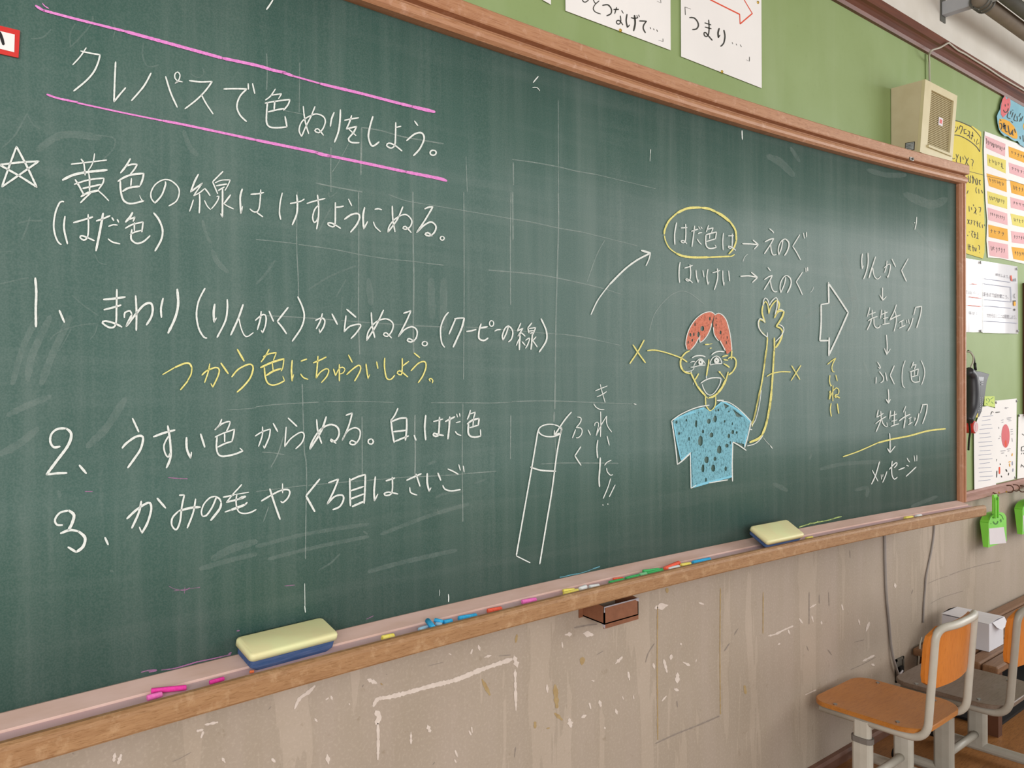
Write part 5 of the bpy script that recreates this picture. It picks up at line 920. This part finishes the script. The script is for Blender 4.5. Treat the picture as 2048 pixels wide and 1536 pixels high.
def dustpan(label, du, parts=True):
    """hangs by its handle, mouth down, back to the wall"""
    yk = 1.36
    def A(u, v, y=yk): return aty(u+du[0], v+du[1], y)
    o0 = A(1994, 1032); t = empty('dustpan', A(1994, 1090), label, 'dustpan', 'green dustpans on the ledge hooks')
    hx, hz0, hz1 = A(1990, 1000).x, A(1990, 1030).z, A(1990, 989).z
    bm = bmesh.new(); w = .021
    box(bm, (hx-w/1.1, yk-.004, hz0-.012), (hx+w/1.1, yk+.006, hz1)); box(bm, (hx-w/1.1, yk-.010, hz0-.012), (hx-w/1.1+.006, yk-.004, hz1-.01)); box(bm, (hx+w/1.1-.006, yk-.010, hz0-.012), (hx+w/1.1, yk-.004, hz1-.01))
    h = obj('handle', bm, 'lime', t, bevel=.002)
    bm = bmesh.new(); tube(bm, [(hx+.008, yk-.0048, hz1-.018), (hx+.008, yk-.0055, hz1-.018)], .006, 12); obj('hanging_hole', bm, 'limedark', h)
    # pan
    L_, R_ = A(1977, 1090).x, A(2013, 1090).x; zt_, zb_ = A(1994, 1027).z, A(1994, 1089).z; n = 10
    out = [Vector((L_, yk, zb_)), Vector((L_+.004, yk, zt_-.03))]+[Vector(((L_+R_)/2+(R_-L_)/2*.92*math.cos(a), yk, zt_-.03+.03*math.sin(a))) for a in [math.pi*(1-k/n) for k in range(1, n)]]+[Vector((R_-.004, yk, zt_-.03)), Vector((R_, yk, zb_))]
    bm = bmesh.new(); prism(bm, out, (0, .004, 0)); pan = obj('pan', bm, 'lime', t)
    bm = bmesh.new(); k = len(out)
    for i in range(k-1):
        a, b = out[i], out[i+1]; d0 = .010 if 0 < i < k-2 else .010; 
        fa = .045 if i == 0 else .030; 
        q = [a, b, b+Vector((0, .034, 0)), a+Vector((0, .034 if i else .02, 0))]
        n_ = (b-a).cross(Vector((0, 1, 0))).normalized()*.003
        v = [bm.verts.new(p) for p in q]+[bm.verts.new(p+n_) for p in q]
        for f in ((0, 1, 2, 3), (4, 5, 6, 7), (0, 1, 5, 4), (1, 2, 6, 5), (2, 3, 7, 6), (3, 0, 4, 7)): bm.faces.new([v[j] for j in f])
    obj('rim_wall', bm, 'lime', t)
    bm = bmesh.new(); S = surf_wall(yk-.0008); D = (1888+du[0], 880+du[1], 6.98)
    strokes(bm, D, 'w16 685 1075 688 1090; w16 750 1070 753 1085; w18 690 1140 700 1160 725 1175 748 1155 752 1135; w8 640 1110 645 1080 690 1035 760 1030 810 1060 830 1110; w12 785 1130 795 1105 800 1140 790 1145; w10 655 1165 660 1170', 14, S, .9, .05)
    obj('smile_moulding', bm, 'limedark', pan)
    q = [A(1977.5, 1057), A(2007, 1054), A(2012, 1086), A(1979, 1089)]
    bm = bmesh.new(); prism(bm, [p-Vector((0, .0012, 0)) for p in q], (0, .001, 0)); s_ = obj('sticker', bm, 'sticker', t); s_['label'] = 'blank white sticker'
    return t
dustpan('lime green dustpan with a smiling face and white sticker, left of two on the ledge', (0, 0))
d2 = dustpan('lime green dustpan cut off by the right border of the photo', (68, -26))

# cables down the lower wall
bm = bmesh.new(); tube(bm, smooth_path([aty(1769, 1060, WALL-.006), aty(1769.5, 1080, WALL-.005), aty(1770.5, 1130, WALL-.005), aty(1773, 1190, WALL-.005), aty(1778.5, 1250, WALL-.005), aty(1782, 1290, WALL-.006), aty(1788, 1322, WALL-.010), aty(1797, 1350, WALL-.012)], 6), .0048, 8)
tag(obj('wall_cable', bm, 'gcable', smooth=True), 'thick grey cable running down the wall into the junction box', 'cable', 'cables on the lower wall')
bm = bmesh.new(); tube(bm, smooth_path([aty(1869, 1045, WALL-.005), aty(1868, 1065, WALL-.004), aty(1864, 1095, WALL-.004), aty(1857, 1130, WALL-.004), aty(1852, 1155, WALL-.004), aty(1850, 1180, WALL-.003), aty(1847.5, 1210, WALL-.003), aty(1846, 1245, WALL-.003)], 6), .0036, 8)
tag(obj('wall_cable', bm, 'gcable', smooth=True), 'thin grey cable curving down the wall from the right end of the tray', 'cable', 'cables on the lower wall')
bm = bmesh.new(); tube(bm, smooth_path([aty(1843, 1275, 1.395), aty(1840, 1288, 1.39), aty(1838.5, 1310, 1.385), aty(1836.5, 1332, 1.384), aty(1835, 1345, 1.383)], 5), .0032, 8)
tag(obj('cord_end', bm, 'cable', smooth=True), 'short pale cord end hanging over the back corner of the bench', 'cord')
bm = bmesh.new(); q = aty(1801, 1346, WALL-.012); tube(bm, [q+Vector((-.012, 0, -.004)), q+Vector((.016, 0, .005))], .004, 8); tag(obj('cable_tube', bm, 'sticker', smooth=True), 'small white tube piece at the foot of the junction box', 'tube')

# ================================================================== slatted bench and carton
BZ = aty(1824, 1292, WALL).z; bx = 3.185
t = empty('slatted_bench', (bx, 1.27, 0), 'low brown slatted wooden bench along the wall, carrying the white carton', 'bench')
yA, yB = 1.112, 1.412; n = 5; w = (yB-yA)/n
for k in range(n):
    bm = bmesh.new(); box(bm, (bx+(.0, .006, -.004, .004, -.006)[k], yA+k*w+.004, BZ-.028), (5.5, yA+(k+1)*w-.004, BZ)); obj('slat', bm, 'bench', t, bevel=.006)
bm = bmesh.new(); box(bm, (bx+.05, yA+.02, BZ-.09), (bx+.09, yB-.004, BZ-.028)); box(bm, (4.3, yA+.02, BZ-.09), (4.34, yB-.004, BZ-.028)); obj('cross_rail', bm, 'benchdark', t)
for y0_, y1_ in ((yA+.02, yA+.06), (yB-.05, yB-.006)):
    for x0_ in (bx+.052, 4.30):
        bm = bmesh.new(); box(bm, (x0_, y0_, 0), (x0_+.036, y1_, BZ-.088)); obj('leg', bm, 'benchdark', t)
bm = bmesh.new(); box(bm, (bx+.12, yA+.05, .002), (5.5, yB-.02, .012)); box(bm, (bx+.12, yB-.03, .01), (5.5, yB-.02, BZ-.03)); obj('painted_hollow_shade', bm, 'dark', t)  # near-black sheets that paint the shade in the hollow under the slats

nb = atz(1978.5, 1304.5, BZ); cx = nb.x; cyn = nb.y
topn = atx(1976.5, 1246.5, cx); fart = atx(1883.5, 1231, cx); rb = atz(2006, 1287, BZ)
H_ = topn.z-BZ; cyf = min(fart.y, WALL-.006); cw = aty(2007, 1270, cyn).x-cx
t = empty('carton', (cx+cw/2, (cyn+cyf)/2, BZ), 'small white carton with a loose lid flap standing on the slatted bench', 'box')
bm = bmesh.new(); box(bm, (cx, cyn, BZ+.0005), (cx+cw, cyf, BZ+H_-.004)); obj('body', bm, 'carton', t, bevel=.001)
bm = bmesh.new(); lz = BZ+H_
P = [Vector((cx-.001, cyn, lz-.004)), Vector((cx-.001, cyf, lz+.001)), Vector((cx+cw*.5, cyf, lz+.006)), Vector((cx+cw+.004, cyf, lz)), Vector((cx+cw+.004, cyn, lz-.002)), Vector((cx+cw*.5, cyn-.001, lz+.003))]
prism(bm, P, (0, 0, .0012)); ld = obj('lid', bm, 'carton', t)
bm = bmesh.new(); prism(bm, [Vector((cx+cw*.18, cyn-.001, lz-.002)), Vector((cx+cw+.004, cyn-.001, lz-.002)), Vector((cx+cw+.006, cyn-.012, lz-.028)), Vector((cx+cw*.55, cyn-.016, lz-.036)), Vector((cx+cw*.34, cyn-.010, lz-.024))], (0, -.0012, 0)); obj('lid_flap', bm, 'carton', ld)

# ================================================================== school chairs
SZ = HC-1.012
def chair(label, x, y, seat_m, back_m, steel_m, clip=True):
    t = empty('school_chair', (x, y, 0), label, 'chair', 'low school chairs against the wall')
    hw, hf, hr = .156, .172, .172; n = 8
    def rr():
        pts = []
        for sx_, sy_, t0, r in ((1, 1, 0, .055), (-1, 1, .5, .055), (-1, -1, 1, .075), (1, -1, 1.5, .075)):
            for k in range(n+1):
                th = math.pi*(t0+.5*k/n); pts.append((sx_*(hw-r)+r*math.cos(th), sy_*((hf if sy_ > 0 else hr)-r)+r*math.sin(th)))
        return pts
    bm = bmesh.new(); out = rr(); rings = []
    for sc_, z in ((1, -.013), (1.0, -.002), (.985, 0), (.7, -.003), (.35, -.0045)):
        rings.append([bm.verts.new((px_*sc_, py_*sc_, SZ+z+(.006*(py_*sc_/hf)**2 if py_ > 0 else 0)*0)) for px_, py_ in out])
    k = len(out)
    for i in range(len(rings)-1):
        for j in range(k): bm.faces.new((rings[i][j], rings[i][(j+1) % k], rings[i+1][(j+1) % k], rings[i+1][j]))
    bm.faces.new(rings[0][::-1]); bm.faces.new(rings[-1])
    st = obj('seat', bm, seat_m, t, smooth=False, local=True); st.data.polygons.foreach_set('use_smooth', [True]*len(st.data.polygons)); 
    em = st.modifiers.new('edges', 'EDGE_SPLIT'); em.split_angle = .6
    for sx_, sy_ in ((-.145, .095), (.145, .095), (-.13, -.09), (.13, -.09)):
        bm = bmesh.new(); tube(bm, [(sx_*.95, sy_, SZ-.003), (sx_*.95, sy_, SZ+.0012)], .006, 10); obj('screw', bm, 'steel', st, local=True)
    # bent tube frame: rail - post - top - post - rail
    r = .0115; rx = .135; rz = SZ-.026; top = HC-.714; yr = -.178
    pts = [(-rx, .145, rz), (-rx, yr, rz), (-rx, yr-.025, top)]
    mid = [(-rx*.45, yr-.052, top+.004), (rx*.45, yr-.052, top+.004)]
    pl = fillet([Vector(p) for p in pts]+[Vector(p) for p in mid]+[Vector((rx, yr-.025, top)), Vector((rx, yr, rz)), Vector((rx, .145, rz))], [0, .055, .06, .05, .05, .06, .055, 0], 8)
    bm = bmesh.new(); tube(bm, pl, r, 12); obj('frame', bm, steel_m, t, smooth=True, local=True)
    # backrest
    bm = bmesh.new(); nx, nz = 16, 8; z0, z1 = SZ+.122, top+.002; hwb = .158; rb_ = .045
    def bp(a, b, d):
        xx = -hwb+2*hwb*a; z = z0+(z1-z0)*b
        # round the corners by pulling the rows in
        zz = min(z-z0, z1-z); 
        lim = hwb-(rb_-math.sqrt(max(0, rb_*rb_-(rb_-zz)**2))) if zz < rb_ else hwb
        xx = xx/hwb*lim; yc = yr-.0255-.024*(1-(xx/hwb)**2)+.012+ (z0-z)*.10*0 + (-.025*(z-rz)/(top-rz)+.0255) - .0005
        return Vector((xx, yc+d, z))
    F_ = [[bm.verts.new(bp(i/nx, j/nz, .0)) for j in range(nz+1)] for i in range(nx+1)]; B_ = [[bm.verts.new(bp(i/nx, j/nz, .011)) for j in range(nz+1)] for i in range(nx+1)]
    for i in range(nx):
        for j in range(nz):
            bm.faces.new((F_[i][j], F_[i+1][j], F_[i+1][j+1], F_[i][j+1])); bm.faces.new((B_[i][j], B_[i][j+1], B_[i+1][j+1], B_[i+1][j]))
    for i in range(nx):
        for j in (0, nz): bm.faces.new((F_[i][j], F_[i+1][j], B_[i+1][j], B_[i][j]))
    for j in range(nz):
        for i in (0, nx): bm.faces.new((F_[i][j], F_[i][j+1], B_[i][j+1], B_[i][j]))
    bk = obj('backrest', bm, back_m, t, smooth=True, local=True); em = bk.modifiers.new('edges', 'EDGE_SPLIT'); em.split_angle = .7
    # legs: inner oval tube, outer sleeve, foot tube
    def oval(bm, x_, y_, z0_, z1_, a, b):
        R_ = [[bm.verts.new((x_+b*math.cos(th), y_+(a-b)*(1 if math.sin(th) >= 0 else -1)*(1 if abs(math.sin(th)) > 1e-6 else 0)+b*math.sin(th), z)) for th in [2*math.pi*k/16 for k in range(16)]] for z in (z0_, z1_)]
        for k in range(16): bm.faces.new((R_[0][k], R_[0][(k+1) % 16], R_[1][(k+1) % 16], R_[1][k]))
        bm.faces.new(R_[0][::-1]); bm.faces.new(R_[1])
    for s in (-1, 1):
        ly = .010
        bm = bmesh.new(); oval(bm, s*rx, ly, SZ-.10, rz+.004, .027, .0135); oval(bm, s*rx, ly, .040, SZ-.078, .031, .0165)
        lg = obj('leg', bm, steel_m, t, local=True)
        if clip: bm = bmesh.new(); oval(bm, s*rx, ly, SZ-.088, SZ-.072, .0335, .019); obj('clip', bm, 'clip', lg, local=True)
        bm = bmesh.new(); tube(bm, [(s*rx, .150, .034), (s*rx, -.19, .034)], .0165, 12); ft = obj('foot', bm, steel_m, t, smooth=False, local=True)
        bm = bmesh.new(); tube(bm, [(s*rx, .150, .034), (s*rx, .172, .034)], .0172, 12); tube(bm, [(s*rx, -.19, .034), (s*rx, -.21, .034)], .0172, 12)
        for yy in (.14, -.18): tube(bm, [(s*rx, yy, .0005), (s*rx, yy, .02)], .012, 10)
        obj('foot_cap', bm, 'black', ft, local=True)
    bm = bmesh.new(); tube(bm, [(-rx, .012, .075), (rx, .012, .075)], .0125, 12); obj('stretcher', bm, steel_m, t, smooth=True, local=True)
    return t
chair('low school chair with bright orange plywood seat, nearest the camera', 2.543, 1.205, 'ply', 'ply_back', 'steelpaint')
chair('low school chair with worn grey plywood seat, behind the orange one', 2.902, 1.117, 'oldply', 'ply_back', 'steelpaint2', clip=False)
